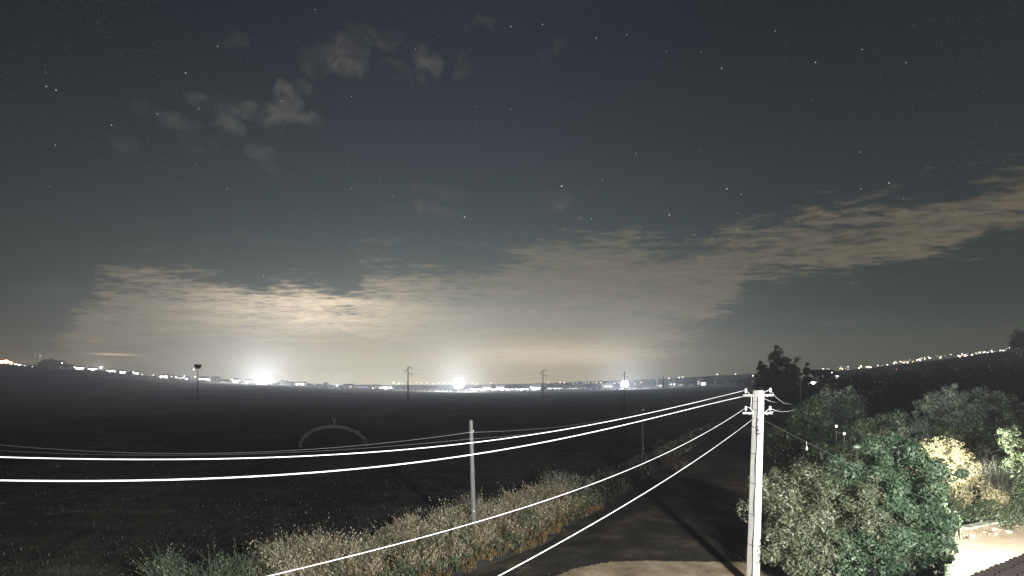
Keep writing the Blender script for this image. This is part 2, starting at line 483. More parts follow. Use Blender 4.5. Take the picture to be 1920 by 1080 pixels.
def hgt(x, y):
    x = np.asarray(x, float); y = np.asarray(y, float)
    yy = np.maximum(y, 1.0)
    u = np.clip(960 + 960 * x / yy, -900, 3000)
    s = (VH - np.interp(u, HU, HV)) / F
    d1 = np.where(u > 960, 470.0, 450.0); d0 = np.where(u > 960, 75.0, 150.0)
    t = np.clip((yy - d0) / (d1 - d0), 0, 1); t = t * t * (3 - 2 * t)
    z = np.maximum(8 + s * d1, 0) * t
    return np.where(y > 20, z, 0.0)


def h1(x, y): return float(hgt(x, y))


def at(u, v, d): return Vector(((u - 960) / F * d, d, H - (v - VH) / F * d))
def gnd(u, v): return at(u, v, F * H / (v - VH))


ts = np.concatenate([np.linspace(-2000, -600, 10), np.linspace(-560, 560, 113), np.linspace(600, 2000, 10)])
ys = np.concatenate([np.linspace(-150, 30, 10), np.linspace(40, 520, 97), np.linspace(560, 2050, 22)])
X, Y = np.meshgrid(ts, ys)
Z = hgt(X, Y)
Z = np.where(Y > 500, Z * np.clip(1 - (Y - 500) / 900, 0, 1), Z)
nx, ny = len(ts), len(ys)
idx = np.arange(nx * ny).reshape(ny, nx)
quads = np.stack([idx[:-1, :-1], idx[:-1, 1:], idx[1:, 1:], idx[1:, :-1]], -1).reshape(-1, 4)
tag(link_mesh('ground', np_mesh('ground', np.stack([X, Y, Z], -1).reshape(-1, 3), quads), M['field'], smooth=True), kind='structure')


def strip(name, left, right, z, mat, sub=6):
    V, Fc = [], []
    def dens(p):
        o = []
        for a, b in zip(p[:-1], p[1:]):
            for k in range(sub): o.append((a[0] + (b[0] - a[0]) * k / sub, a[1] + (b[1] - a[1]) * k / sub))
        return o + [p[-1]]
    L, Rr = dens(left), dens(right)
    n = len(L)
    for i in range(n):
        j1, j2 = random.uniform(-.12, .12), random.uniform(-.12, .12)
        V += [(L[i][0] + j1, L[i][1], z + h1(*L[i])), (Rr[i][0] + j2, Rr[i][1], z + h1(*Rr[i]))]
    for i in range(n - 1): Fc.append((2 * i, 2 * i + 1, 2 * i + 3, 2 * i + 2))
    o = link_mesh(name, np_mesh(name, V, Fc), mat)
    return tag(o, kind='structure')


# the track beyond the house, its verge edge running off to the right
strip('road', [(-20, 14.0), (-6, 17.5), (-2.2, 21), (1.3, 25), (6, 33), (17, 53), (40, 94)],
      [(-18, 4), (0, 6), (10, 8), (15.6, 17), (19, 27), (34, 50), (60, 88)], .012, M['asphalt'])
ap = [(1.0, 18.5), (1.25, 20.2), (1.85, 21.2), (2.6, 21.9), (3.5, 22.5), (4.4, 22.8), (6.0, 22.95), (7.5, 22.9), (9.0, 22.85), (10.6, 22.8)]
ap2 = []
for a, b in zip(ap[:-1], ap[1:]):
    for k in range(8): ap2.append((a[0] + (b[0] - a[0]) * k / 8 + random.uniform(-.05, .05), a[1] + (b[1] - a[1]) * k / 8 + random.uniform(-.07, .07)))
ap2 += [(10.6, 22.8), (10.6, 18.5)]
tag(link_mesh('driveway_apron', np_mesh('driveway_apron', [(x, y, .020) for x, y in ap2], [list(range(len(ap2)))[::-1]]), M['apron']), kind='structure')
r = np.random.default_rng(17)
ng = 5200
gx = r.uniform(-6, 11, ng); gy = r.uniform(17, 40, ng)
k_ = (gx < np.interp(gy, [17, 22.8, 24, 30, 40], [10.6, 10.6, 8, 11, 14])) & (gx > np.interp(gy, [17.5, 21, 25, 33, 40], [-5, -2.2, 1.3, 6, 9.8])) & (r.uniform(size=ng) < np.where(gy < 23, 1.0, np.exp(-(gy - 23) / 3) * .6))
gx, gy = gx[k_], gy[k_]; ng = len(gx)
gs = r.uniform(.010, .036, ng) * np.where(r.uniform(size=ng) < .06, 1.8, 1)
oc = np.array([(1, 0, 0), (0, 1, 0), (-1, 0, 0), (0, -1, 0), (0, 0, .7), (0, 0, -.3)], float)
GV = np.stack([gx, gy, np.full(ng, .028)], 1)[:, None, :] + oc[None] * (gs[:, None, None] * r.uniform(.6, 1.3, (ng, 6, 1)))
GF = (np.arange(ng)[:, None, None] * 6 + np.array([(0, 1, 4), (1, 2, 4), (2, 3, 4), (3, 0, 4)])[None]).reshape(-1, 3)
tag(link_mesh('gravel', np_mesh('gravel', GV.reshape(-1, 3), GF), M['gravel']), 'loose gravel scattered over the tan apron and the dark track', 'gravel', kind='stuff')
# pale arc strip added on the field, standing in for a lens reflection
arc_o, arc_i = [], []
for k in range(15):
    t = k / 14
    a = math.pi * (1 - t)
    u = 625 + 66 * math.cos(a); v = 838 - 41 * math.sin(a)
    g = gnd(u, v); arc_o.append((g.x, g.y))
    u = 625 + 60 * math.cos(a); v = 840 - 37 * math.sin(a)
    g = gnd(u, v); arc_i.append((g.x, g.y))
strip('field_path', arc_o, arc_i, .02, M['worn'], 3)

# ridge far behind the plain, fading in the night haze
rp = [(900, 721), (1010, 719), (1100, 715.5), (1180, 713), (1250, 710), (1330, 705), (1400, 701.5), (1470, 699), (1560, 700), (1800, 706), (2100, 712)]
V, Fc = [], []
for i, (u, v) in enumerate(rp):
    p = at(u, v, 1600)
    V += [(p.x * .92, 1470, -.5), (p.x, 1600, max(p.z, .3)), (p.x * 1.07, 1750, -.5)]
for i in range(len(rp) - 1):
    for k in range(2): Fc.append((3 * i + k, 3 * i + 3 + k, 3 * i + 4 + k, 3 * i + 1 + k))
tag(link_mesh('hills', np_mesh('hills', V, Fc), M['field']), kind='structure')

# ----------------------------------------------------------------- vegetation builders
def leaf_cloud(centers, radii, n, size, up=0.35, flat=1.0, aspect=.45, r=rng):
    """n small folded leaves around clump centres -> verts, tri faces"""
    k = r.integers(0, len(centers), n)
    d = r.normal(size=(n, 3)); d /= np.linalg.norm(d, axis=1)[:, None]
    rad = radii[k] * r.uniform(.35, 1.0, n) ** .6
    off = d * rad[:, None]; off[:, 2] *= flat
    P = centers[k] + off
    nrm_ = d + np.array([0, 0, up]) + r.normal(scale=.55, size=(n, 3)); nrm_ /= np.linalg.norm(nrm_, axis=1)[:, None]
    a = np.cross(nrm_, r.normal(size=(n, 3))); a /= np.linalg.norm(a, axis=1)[:, None]
    b = np.cross(nrm_, a)
    L = (size * (.5 + 1.1 * r.uniform(0, 1, n) ** 2))[:, None]
    Wd = L * aspect
    v0 = P - a * L * .5; v1 = P + b * Wd * .5 + nrm_ * Wd * .18; v2 = P + a * L * .5; v3 = P - b * Wd * .5 + nrm_ * Wd * .18
    V_ = np.stack([v0, v1, v2, v3], 1).reshape(-1, 3)
    i = np.arange(n)[:, None] * 4
    Fq = np.concatenate([i + np.array([[0, 1, 2]]), i + np.array([[0, 2, 3]])], 0)
    return V_, Fq


def crown_clumps(rx, ry, z0, z1, n, clump, seed, lobes=6):
    r = np.random.default_rng(seed)
    d = r.normal(size=(n, 3)); d /= np.linalg.norm(d, axis=1)[:, None]
    rad = r.uniform(.25, 1.0, n) ** .5
    # uneven outline
    amp = np.ones(n)
    for _ in range(lobes):
        q = r.normal(size=3); q /= np.linalg.norm(q)
        amp += r.uniform(-.28, .28) * np.clip(d @ q, 0, 1) ** 3
    p = d * (rad * amp)[:, None]
    out = r.uniform(size=n) < .10
    p[out] *= r.uniform(1.05, 1.28, (int(out.sum()), 1)) / np.maximum(np.linalg.norm(p[out], axis=1), .5)[:, None] * np.clip(amp[out], .8, 1.2)[:, None]
    C = np.stack([p[:, 0] * rx, p[:, 1] * ry, (z0 + z1) / 2 + p[:, 2] * (z1 - z0) / 2], 1)
    C[:, 2] = np.maximum(C[:, 2], .15)
    return C, clump * np.where(out, .75, 1.0) * r.uniform(.5, 1.45, n), r


def limb_mesh(h, r0, spread, nl, seed, lean=0.05):
    rr = random.Random(seed)
    m = MB()
    top = (rr.uniform(-lean, lean) * h, rr.uniform(-lean, lean) * h, h)
    m.tube([(0, 0, -.1), (top[0] * .3, top[1] * .35, h * .33), (top[0] * .8, top[1] * .6, h * .66), top], [r0 * 1.25, r0 * .9, r0 * .6, r0 * .2], 8)
    for k in range(nl):
        a = rr.uniform(0, 6.28); z = h * rr.uniform(.28, .75); L = spread * rr.uniform(.5, 1.0)
        b = (top[0] * z / h, top[1] * z / h, z)
        m.tube([b, (b[0] + math.cos(a) * L * .5, b[1] + math.sin(a) * L * .5, z + L * .35), (b[0] + math.cos(a) * L, b[1] + math.sin(a) * L, z + L * .75)],
               [r0 * .45, r0 * .28, r0 * .08], 5)
    return m


def make_tree(name, loc, rx, z0, z1, mat, label, nclump, clump, nleaf, size, seed, cat='tree', group=None, bark='bark', ry=None, trunk_h=None, r0=.12, limbs=7, aspect=.45):
    t = empty(name, loc)
    tag(t, label, cat, group)
    C, rad, r = crown_clumps(rx, ry or rx, z0, z1, nclump, clump, seed)
    V_, F_ = leaf_cloud(C, rad, nleaf, size, r=r, aspect=aspect)
    link_mesh('crown', np_mesh('crown', V_, F_), M[mat], t)
    limb_mesh(trunk_h or (z0 + (z1 - z0) * .75), r0, rx * .9, limbs, seed).build('trunk', M[bark], t, True)
    return t


def blades(pts, hmin, hmax, w, seed, lean=.35, heads=0.0, hs=None):
    """grass: bent 3-segment blades, optional seed heads"""
    r = np.random.default_rng(seed)
    n = len(pts)
    h = r.uniform(hmin, hmax, n) * (hs if hs is not None else 1.0)
    a = r.uniform(0, 2 * np.pi, n); ln = r.uniform(.1, 1, n) * lean
    dirv = np.stack([np.cos(a), np.sin(a), np.zeros(n)], 1)
    fa = a + np.pi / 2 + r.normal(scale=.6, size=n)
    side = np.stack([np.cos(fa), np.sin(fa), np.zeros(n)], 1) * (w * r.uniform(.6, 1.4, n))[:, None] * .5
    base_ = np.asarray(pts, float)
    up_ = np.array([0, 0, 1.0])
    p0 = base_
    p1 = base_ + up_ * (h * .5)[:, None] + dirv * (h * ln * .25)[:, None]
    p2 = base_ + up_ * (h * .95)[:, None] + dirv * (h * ln)[:, None]
    V_ = np.stack([p0 - side, p0 + side, p1 - side * .75, p1 + side * .75, p2], 1).reshape(-1, 3)
    i = np.arange(n)[:, None] * 5
    F_ = np.concatenate([i + np.array([[0, 1, 3]]), i + np.array([[0, 3, 2]]), i + np.array([[2, 3, 4]])], 0)
    if heads > 0:
        k = np.nonzero(r.uniform(size=n) < heads)[0]
        nh = 5
        K = np.repeat(k, nh)
        t = np.tile(np.linspace(.72, 1.05, nh), len(k))
        c = p1[K] + (p2[K] - p1[K]) * ((t - .5) / .5)[:, None] + r.normal(scale=.02, size=(len(K), 3))
        ax = r.normal(size=(len(K), 3)); ax[:, 2] = np.abs(ax[:, 2]) + .6; ax /= np.linalg.norm(ax, axis=1)[:, None]
        bx = np.cross(ax, r.normal(size=(len(K), 3))); bx /= np.linalg.norm(bx, axis=1)[:, None]
        s = r.uniform(.035, .075, len(K))[:, None]
        Vh = np.stack([c - ax * s, c + bx * s * .35, c + ax * s, c - bx * s * .35], 1).reshape(-1, 3)
        j = np.arange(len(K))[:, None] * 4 + len(V_)
        F_ = np.concatenate([F_, j + np.array([[0, 1, 2]]), j + np.array([[0, 2, 3]])], 0)
        V_ = np.concatenate([V_, Vh], 0)
    return V_, F_


def lerp_pts(P, t):
    P = np.array(P, float); L = np.concatenate([[0], np.cumsum(np.linalg.norm(np.diff(P, axis=0), axis=1))]); L /= L[-1]
    return np.stack([np.interp(t, L, P[:, 0]), np.interp(t, L, P[:, 1])], 1)


VL = [(-24, 18.5), (-13, 21.0), (-7.5, 24.0), (-4, 29), (0.2, 33), (5, 41), (15, 57), (38, 98)]
VR = [(-22, 14.5), (-8, 17.5), (-2.6, 21.2), (0.9, 25), (2.6, 28), (6, 33.5), (17, 53.5), (40, 94.5)]


def verge(n, t0, t1, s0, s1, seed, clumpy=.55, power=1.0):
    r = np.random.default_rng(seed)
    out = []
    m = int(n * 3)
    t = t0 + (t1 - t0) * r.uniform(0, 1, m) ** power; s = r.uniform(s0, s1, m)
    a = lerp_pts(VL, t); b = lerp_pts(VR, t)
    p = a + (b - a) * s[:, None]
    q = (np.sin(p[:, 0] * 1.15 + 1.6 * np.sin(p[:, 1] * .9)) * np.sin(p[:, 1] * 1.3 + 1.9 * np.sin(p[:, 0] * .7)) + .35 * np.sin(p[:, 0] * 3.7 + p[:, 1] * 2.9) + 1.2) / 2.4
    q = np.clip(q, 0, 1)
    keep = r.uniform(size=m) < (1 - clumpy) + clumpy * q ** 2.2
    s_ = s[keep][:n]
    p = p[keep][:n]; q = q[keep][:n]
    q = q * (1 - .75 * np.clip((s_ - .45) / .5, 0, 1)) * (.55 + .45 * np.clip(s_ / .25, 0, 1))
    return np.concatenate([p, hgt(p[:, 0], p[:, 1])[:, None]], 1), q


def tussocks(P, q, per, rad, seed):
    r = np.random.default_rng(seed)
    k = np.repeat(np.arange(len(P)), r.integers(max(2, per // 3), per * 2, len(P)))
    a = r.uniform(0, 2 * np.pi, len(k)); d = np.abs(r.normal(scale=rad, size=len(k))) * (.5 + q[k])
    out = P[k].copy(); out[:, 0] += np.cos(a) * d; out[:, 1] += np.sin(a) * d
    return out, np.clip(q[k] * r.uniform(.6, 1.25, len(P))[k] * np.exp(-d * 1.1), 0, 1.1)


def grass_obj(name, mat, label, P, hs, hmin, hmax, w, seed, heads, lean=.35):
    V_, F_ = blades(P, hmin, hmax, w, seed, lean, heads, .30 + 1.15 * hs)
    return tag(link_mesh(name, np_mesh(name, V_, F_), M[mat]), label, 'grass', kind='stuff')


P, q = verge(1050, .135, .315, 0.0, .85, 21, .9)
P, q = tussocks(P, q, 24, .17, 121)
grass_obj('dry_grass', 'grass_dry', 'tall pale dry grass along the verge round the grey telephone pole', P, q, .35, 1.45, .019, 31, .28, 1.0)
P, q = verge(560, .15, .33, .40, 1.05, 22, .8)
P, q = tussocks(P, q, 18, .18, 122)
grass_obj('straw_grass', 'grass_orange', 'orange brown dead grass along the edge of the track', P, q, .3, .9, .02, 32, .25, .9)
P, q = verge(520, .095, .34, 0.0, 1.0, 23, .8, 1.3)
P, q = tussocks(P, q, 20, .20, 123)
grass_obj('green_weeds', 'grass_green', 'grey green weeds with seed heads mixed into the verge grass', P, q, .35, 1.5, .022, 33, .45, .9)
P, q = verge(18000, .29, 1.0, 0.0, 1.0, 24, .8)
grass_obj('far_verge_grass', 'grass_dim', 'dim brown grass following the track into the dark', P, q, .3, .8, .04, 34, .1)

r = np.random.default_rng(5)
n = 130000
yy = 17 + 75 * r.uniform(size=n) ** 1.6; xx = r.uniform(-1.25, .35, n) * yy
ok = (xx < np.interp(yy, [17, 24, 30, 40, 57, 98], [-16, -8, -4, 3.5, 14, 37]))
xx, yy = xx[ok], yy[ok]
q = (np.sin(xx * .23 + np.sin(yy * .17) * 2) * np.sin(yy * .31 + np.sin(xx * .11) * 2) + 1) / 2
ok = r.uniform(size=len(xx)) < .15 + .85 * q ** 1.5
Pf = np.stack([xx[ok], yy[ok], hgt(xx[ok], yy[ok])], 1)
V_, F_ = blades(Pf, .04, .16, .03, 41, .9)
tag(link_mesh('field_stubble', np_mesh('field_stubble', V_, F_), M['grass_field']), 'sparse low stubble covering the dark open field', 'grass', kind='stuff')

# scrub by the track, half way to the far telephone pole
def bush(name, u, v, d, hw, h, mat, label, n, size, seed, cat='bush', group=None, z=None):
    x, y = (u - 960) / F * d, d
    return make_tree(name, (x, y, h1(x, y) if z is None else z), hw, .1, h, mat, label, 40, hw * .3, n, size, seed, cat, group, trunk_h=h * .6, r0=.04, limbs=5)


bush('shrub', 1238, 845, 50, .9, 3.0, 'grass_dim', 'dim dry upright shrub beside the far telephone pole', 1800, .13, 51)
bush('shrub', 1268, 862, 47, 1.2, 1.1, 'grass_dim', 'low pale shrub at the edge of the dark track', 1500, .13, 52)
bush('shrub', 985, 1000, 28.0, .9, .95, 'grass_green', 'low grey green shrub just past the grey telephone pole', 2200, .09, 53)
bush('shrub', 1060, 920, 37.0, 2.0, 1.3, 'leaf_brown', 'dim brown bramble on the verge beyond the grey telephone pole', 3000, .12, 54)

# ----------------------------------------------------------------- square concrete utility pole (foreground)
up_ = empty('utility_pole', (9.40, 20.0, 0))
up_.rotation_euler = (0, R(1.6), -R(25.5))
tag(up_, 'square white concrete utility pole with two crossarms and one shaded face', 'pole')
a0, a1 = .250, .212
V = []
for (a, z) in ((a0, 0), (a1, 7.66), (a1 - .03, 7.72)): V += [(a, 0, z), (0, a, z), (-a, 0, z), (0, -a, z)]
ws = MB().poly(V, [(3, 2, 1, 0), (0, 1, 5, 4), (1, 2, 6, 5), (2, 3, 7, 6), (3, 0, 4, 7), (4, 5, 9, 8), (5, 6, 10, 9), (6, 7, 11, 10), (7, 4, 8, 11), (8, 9, 10, 11)]).build('shaft', M['white_pole'], up_)
bv = ws.modifiers.new('bevel', 'BEVEL'); bv.width = .028; bv.segments = 3
up_z = 7.55
for zc in (7.52, 6.83):
    mm = MB(); mm.box((-.02, 0, zc), (1.06, .085, .075), 0, Matrix.Rotation(R(-3.0), 3, 'Y'))
    c = mm.build('crossarm', M['white_pole'], up_)
    bb = c.modifiers.new('bevel', 'BEVEL'); bb.width = .012; bb.segments = 2
    MB().box((-.30, -.055, zc - .05), (.05, .05, .05)).build('bolt_plate', M['metal'], c)
    MB().box((.30, -.055, zc - .02), (.05, .05, .05)).build('bolt_plate', M['metal'], c)
INS = {}
for (key, x, zc) in (('tl', -.46, 7.545), ('tr', .40, 7.60), ('bl', -.44, 6.855), ('br', .41, 6.90)):
    pr = [(.0, .06), (.034, .062), (.048, .072), (.048, .115), (.036, .128), (.036, .145), (.046, .158), (.045, .20), (.026, .222), (0, .224)]
    o = MB().lathe((x, 0, zc), pr, 14).build('insulator', M['porcelain'], up_, True)
    MB().tube([(x, 0, zc - .01), (x, 0, zc + .07)], .012, 6).build('pin', M['metal'], o)
    INS[key] = (x, 0, zc + .16)
for zc in (7.28, 6.95, 6.28, 5.25, 4.1, 2.9, 1.7):
    a = a0 + (a1 - a0) * zc / 7.66 + .004
    MB().tube([(0, a - .012, zc), (-a, 0, zc + .01), (-.02, -a + .006, zc), (.02, -a + .006, zc), (a, 0, zc + .005), (0, a - .012, zc)], .009, 5).build('cable_strap', M['dark_metal'], up_)
cp = [(-.02 + .010 * math.sin(k * 1.3), -(a0 + (a1 - a0) * z / 7.66) + .004, z) for k, z in enumerate(np.linspace(7.45, .3, 24))]
MB().tube(cp, .011, 6).build('down_cable', M['dark_metal'], up_)
m = MB()
for k in range(5):
    z = 6.62 - k * .14
    m.tube([(.0, -.21, z), (.03 + .03 * (k % 2), -.25, z - .05), (-.01, -.215, z - .12)], .012, 5)
m.box((.06, -.19, 6.05), (.13, .05, .05)).box((.02, -.22, 6.18), (.05, .05, .09))
m.build('cable_clamp', M['dark_metal'], up_)
up_.name = 'utility_pole'
bpy.context.view_layer.update()
UM = up_.matrix_world.copy()
def upt(x, y, z): return UM @ Vector((x, y, z))
# jumper wires hanging round the pole head
for pts in ([(-.46, -.02, 7.70), (-.34, -.12, 7.58), (-.25, -.14, 7.40), (-.26, -.14, 7.05), (-.21, -.12, 6.93)],
            [(.40, -.02, 7.76), (.20, -.16, 7.66), (-.02, -.26, 7.56), (-.30, -.14, 7.48)],
            [(-.44, -.02, 7.01), (-.35, -.10, 7.05), (-.26, -.12, 6.98), (-.18, -.12, 6.88)],
            [(.41, -.02, 7.05), (.34, -.08, 6.98), (.22, -.10, 6.86)]):
    P3 = [Vector(p) for p in pts]
    out = []
    for i in range(len(P3) - 1):
        for k in range(4):
            t = k / 4; p0 = P3[max(i - 1, 0)]; p1 = P3[i]; p2 = P3[i + 1]; p3 = P3[min(i + 2, len(P3) - 1)]
            out.append(.5 * ((2 * p1) + (p2 - p0) * t + (2 * p0 - 5 * p1 + 4 * p2 - p3) * t * t + (3 * p1 - p0 - 3 * p2 + p3) * t ** 3))
    out.append(P3[-1])
    MB().tube(out, .012, 6).build('jumper_wire', M['wire'], up_, True)

# second pole, left of the house, where the cables end
lp = empty('utility_pole', (-13.6, 1.6, 0))
tag(lp, 'plain grey concrete utility pole at the far end of the bright cables', 'pole')
MB().tube([(0, 0, 0), (0, 0, 5), (0, 0, 8.2)], [.17, .15, .12], 16).build('grey_shaft', M['grey_pole'], lp, True)
MB().box((0, -.1, 7.75), (1.0, .09, .09)).build('crossarm', M['white_pole'], lp)

# ----------------------------------------------------------------- cables
def cable(name, A, B, pix, rad, mat, label, group=None, n=70, end_z=None, t1=1.0):
    """parabola hung in the vertical plane through A and B, its sag measured at a few points of the photograph"""
    A = Vector(A); B = Vector(B)
    S, Zs, Wt = [0.0], [A.z], [30.0]
    for (u, v) in pix:
        k = (u - 960) / F
        s = (k * A.y - A.x) / ((B.x - A.x) - k * (B.y - A.y))
        y = A.y + s * (B.y - A.y)
        S.append(s); Zs.append(H - (v - VH) / F * y); Wt.append(1.0)
    if end_z is not None: S.append(1.0); Zs.append(end_z); Wt.append(1.0)
    co = np.polyfit(S, Zs, min(2 if len(S) < 5 else 3, len(S) - 1), w=Wt)
    pts = []
    for k in range(n + 1):
        s = t1 * k / n
        pts.append((A.x + (B.x - A.x) * s, A.y + (B.y - A.y) * s, float(np.polyval(co, s))))
    o = MB().tube(pts, rad, 8).build(name, mat, None, True)
    return tag(o, label, 'cable', group), pts


A1 = upt(*INS['tl']); A2 = upt(-.50, -.05, 7.47); A3 = upt(*INS['bl']); A4 = upt(-.15, -.11, 6.62)
g_c = 'bright cables strung from the white utility pole'
cable('power_cable', A1, (-13.6, 1.6, 7.9), [(1200, 779), (884, 827.5), (600, 855), (300, 865), (0, 854)], .0100, M['wire'], 'bright thin cable, uppermost of the four from the white utility pole', g_c)
cable('power_cable', A2, (-13.6, 1.5, 7.8), [(1200, 790), (884, 852), (600, 884), (250, 905), (0, 898)], .0135, M['wire'], 'thickest bright cable, second from the top at the white utility pole', g_c)
_, p3 = cable('power_cable', A3, (-13.6, 1.4, 5.6), [(1200, 872), (1000, 945), (888, 981), (600, 1058), (500, 1080)], .0092, M['wire'], 'bright cable from the lower crossarm slanting past the grey telephone pole', g_c, t1=1.0)
_, p4 = cable('power_cable', A4, (-9.5, -.35, 4.4), [(1200, 929), (1000, 1048), (930, 1080)], .0092, M['wire'], 'bright cable, lowest of the four, slanting across the track', g_c)
# short tails leaving to the back
tails = [([(.40, -.16, 7.74), (.62, .6, 7.45), (.95, 1.6, 7.20), (1.35, 2.6, 7.12)], 'thin pale wire drooping from the top insulator behind the white utility pole'),
         ([(.10, .12, 7.45), (.42, .9, 7.28), (.75, 1.8, 7.20)], 'thin pale wire leaving the back of the white utility pole under its top arm'),
         ([(.41, -.16, 7.04), (.75, .9, 6.88), (1.1, 1.7, 6.86), (1.5, 2.6, 6.96)], 'thin pale wire curving away behind the lower crossarm'),
         ([(.20, .12, 6.84), (.55, .8, 6.88), (.85, 1.5, 6.96)], 'short pale wire rising behind the lower crossarm')]
for pts, lab in tails:
    tag(MB().tube([upt(*p) for p in pts], .008, 6).build('wire_tail', M['wire'], None, True), lab, 'wire')
# service wire to the yard roof
A5 = upt(.14, -.12, 6.60)
_, p5 = cable('service_cable', A5, (15.6, 14.0, 3.75), [(1505, 828), (1560, 850), (1640, 893), (1795, 960), (1870, 986)], .006, M['dark_wire'], 'thin twisted cable running from the white utility pole past the green tree', None)
hang = empty('cable_tag', p5[13]); tag(hang, 'small pale spacer hanging on the thin service cable', 'clip')
MB().tube([(0, 0, .02), (0, 0, -.10), (.02, 0, -.16)], .010, 6).build('hook', M['metal'], hang)
MB().lathe((.01, 0, -.30), [(0, 0), (.03, .02), (.035, .09), (.015, .14), (0, .145)], 10).build('weight', M['porcelain'], hang, True)

# ----------------------------------------------------------------- telephone poles
def tel_pole(loc, h, r0, r1, label, lean, mat='wood'):
    t = empty('telephone_pole', loc); t.rotation_euler = (0, lean, 0)
    tag(t, label, 'pole')
    MB().tube([(0, 0, -.2), (0, 0, h * .5), (0, 0, h - .06), (0, 0, h)], [r0, (r0 + r1) / 2, r1, r1 * .7], 14).build('shaft', M[mat], t, True)
    b = MB().box((.02, -r1 - .02, h - .62), (.24, .05, .05)).build('bracket', M['metal'], t)
    MB().lathe((.12, -r1 - .02, h - .60), [(0, 0), (.03, .01), (.035, .06), (.02, .08), (0, .085)], 8).build('insulator', M['porcelain'], b, True)
    MB().box((.02, -r1 - .02, h - .95), (.18, .04, .04)).build('bracket', M['metal'], t)
    MB().box((.03, -r0 * .9, 1.45), (.07, .02, .07)).build('number_plate', M['porcelain'], t)
    return t


g1 = at(889, 1010, F * H / (1010 - VH)); g1.z = 0
tel_pole(g1, 6.1, .135, .10, 'grey wooden telephone pole standing in the dry verge grass', -R(1.6))
g2 = at(1206, 868, 51.5); g2.z = 0
tel_pole(g2, 5.9, .10, .07, 'dim distant telephone pole along the dark track', -R(.8), 'dark_wood')
T1 = Vector((g1.x - .17, g1.y - .1, 5.48)); T2 = Vector((g1.x - .16, g1.y - .1, 5.14))
T1b = Vector((g2.x - .08, g2.y - .1, 5.3)); T2b = Vector((g2.x - .08, g2.y - .1, 4.98))
g_t = 'thin telephone wires beside the track'
cable('telephone_wire', T1, (-34, 26.5, 5.9), [(600, 841), (290, 850), (0, 834)], .011, M['thin_wire'], 'thin upper telephone wire running off from the grey wooden pole over the field', g_t)
cable('telephone_wire', T2, (-34, 26.3, 5.6), [(600, 846), (300, 853), (0, 845)], .007, M['thin_wire'], 'thin lower telephone wire running off from the grey wooden pole over the field', g_t)
cable('telephone_wire', T1 + Vector((.2, 0, 0)), T1b, [(1050, 800), (1120, 790)], .010, M['thin_wire'], 'upper telephone wire between the grey wooden pole and the distant one', g_t, end_z=5.3)
cable('telephone_wire', T2 + Vector((.2, 0, 0)), T2b, [(1050, 806), (1120, 795)], .007, M['thin_wire'], 'lower telephone wire between the grey wooden pole and the distant one', g_t, end_z=4.98)
fp = empty('telephone_pole', (-34, 26.4, 0)); tag(fp, 'wooden telephone pole at the field end of the thin wires', 'pole')
MB().tube([(0, 0, -.2), (0, 0, 6.2)], [.13, .1], 12).build('shaft', M['wood'], fp, True)

# ----------------------------------------------------------------- medium-voltage poles across the field
def mv_pole(u, top, d, label):
    p = at(u, top, d); zb = h1(p.x, p.y)
    t = empty('power_pole', (p.x, p.y, zb)); h = p.z - zb
    tag(t, label, 'pole', 'tall power poles on the field')
    MB().tube([(0, 0, -.3), (0, 0, h)], [.20, .12], 10).build('shaft', M['far_pole'], t, True)
    for (x0, x1, z) in ((-.1, .95, h - .05), (-.95, .1, h - 1.0), (-.1, 1.25, h - 2.05)):
        c = MB().box(((x0 + x1) / 2, 0, z), (x1 - x0, .14, .14)).build('crossarm', M['far_pole'], t)
        xe = x1 - .08 if x1 > .5 else x0 + .08
        MB().lathe((xe, 0, z - .75), [(0, 0), (.07, .05), (.05, .2), (.08, .3), (.05, .45), (.07, .6), (.02, .68), (0, .69)], 8).build('insulator', M['dark_metal'], c, True)
    return t, p


mv = []
for (u, top, d, lab) in ((765, 688, 148, 'tall power pole, biggest of those standing against the bright glow'), (1018, 693, 177, 'tall power pole beside the lit shed and cool yard lamp'),
                         (1171, 697, 212, 'tall power pole directly above the bright diamond-shaped light'), (1244, 703, 285, 'small power pole beside the round dark tree on the horizon'),
                         (1291, 714, 330, 'tiniest power pole, low by the horizon hedge')):
    mv.append(mv_pole(u, top, d, lab))
for i in range(len(mv) - 1):
    a, b = mv[i][1], mv[i + 1][1]
    for (ox, oz, w) in ((.87, -.75, 'top'), (-.87, -1.7, 'middle'), (1.17, -2.75, 'bottom')):
        pts = []
        for k in range(25):
            t = k / 24
            pts.append((a.x + (b.x - a.x) * t + ox, a.y + (b.y - a.y) * t, a.z + (b.z - a.z) * t + oz - 4 * 1.1 * t * (1 - t)))
        tag(MB().tube(pts, .012, 5).build('overhead_line', M['dark_wire']), 'thin dark overhead line strung between the tall field power poles', 'wire', 'overhead lines over the field')

# pole with a bushy top
p = at(371, 690, 118); t = empty('nest_pole', (p.x, p.y, h1(p.x, p.y)))
tag(t, 'tall thin pole with a dark bushy basket on top at the field edge', 'pole')
MB().tube([(0, 0, -.3), (0, 0, p.z)], [.11, .07], 10).build('shaft', M['far_pole'], t, True)
c = MB().box((-.05, 0, p.z - .15), (1.5, .12, .12)).build('crossarm', M['far_pole'], t)
m = MB()
rr = random.Random(3)
for k in range(90):
    a = rr.uniform(0, 6.28); r0_ = rr.uniform(.1, .35); r1_ = rr.uniform(.45, .75)
    m.tube([(r0_ * math.cos(a), r0_ * math.sin(a), p.z + rr.uniform(-.05, .1)), (r1_ * math.cos(a + .4), r1_ * math.sin(a + .4), p.z + rr.uniform(.15, .5)),
            (r1_ * math.cos(a + .7), r1_ * math.sin(a + .7), p.z + rr.uniform(.55, .95))], .03, 4)
m.build('nest', M['nest'], t)
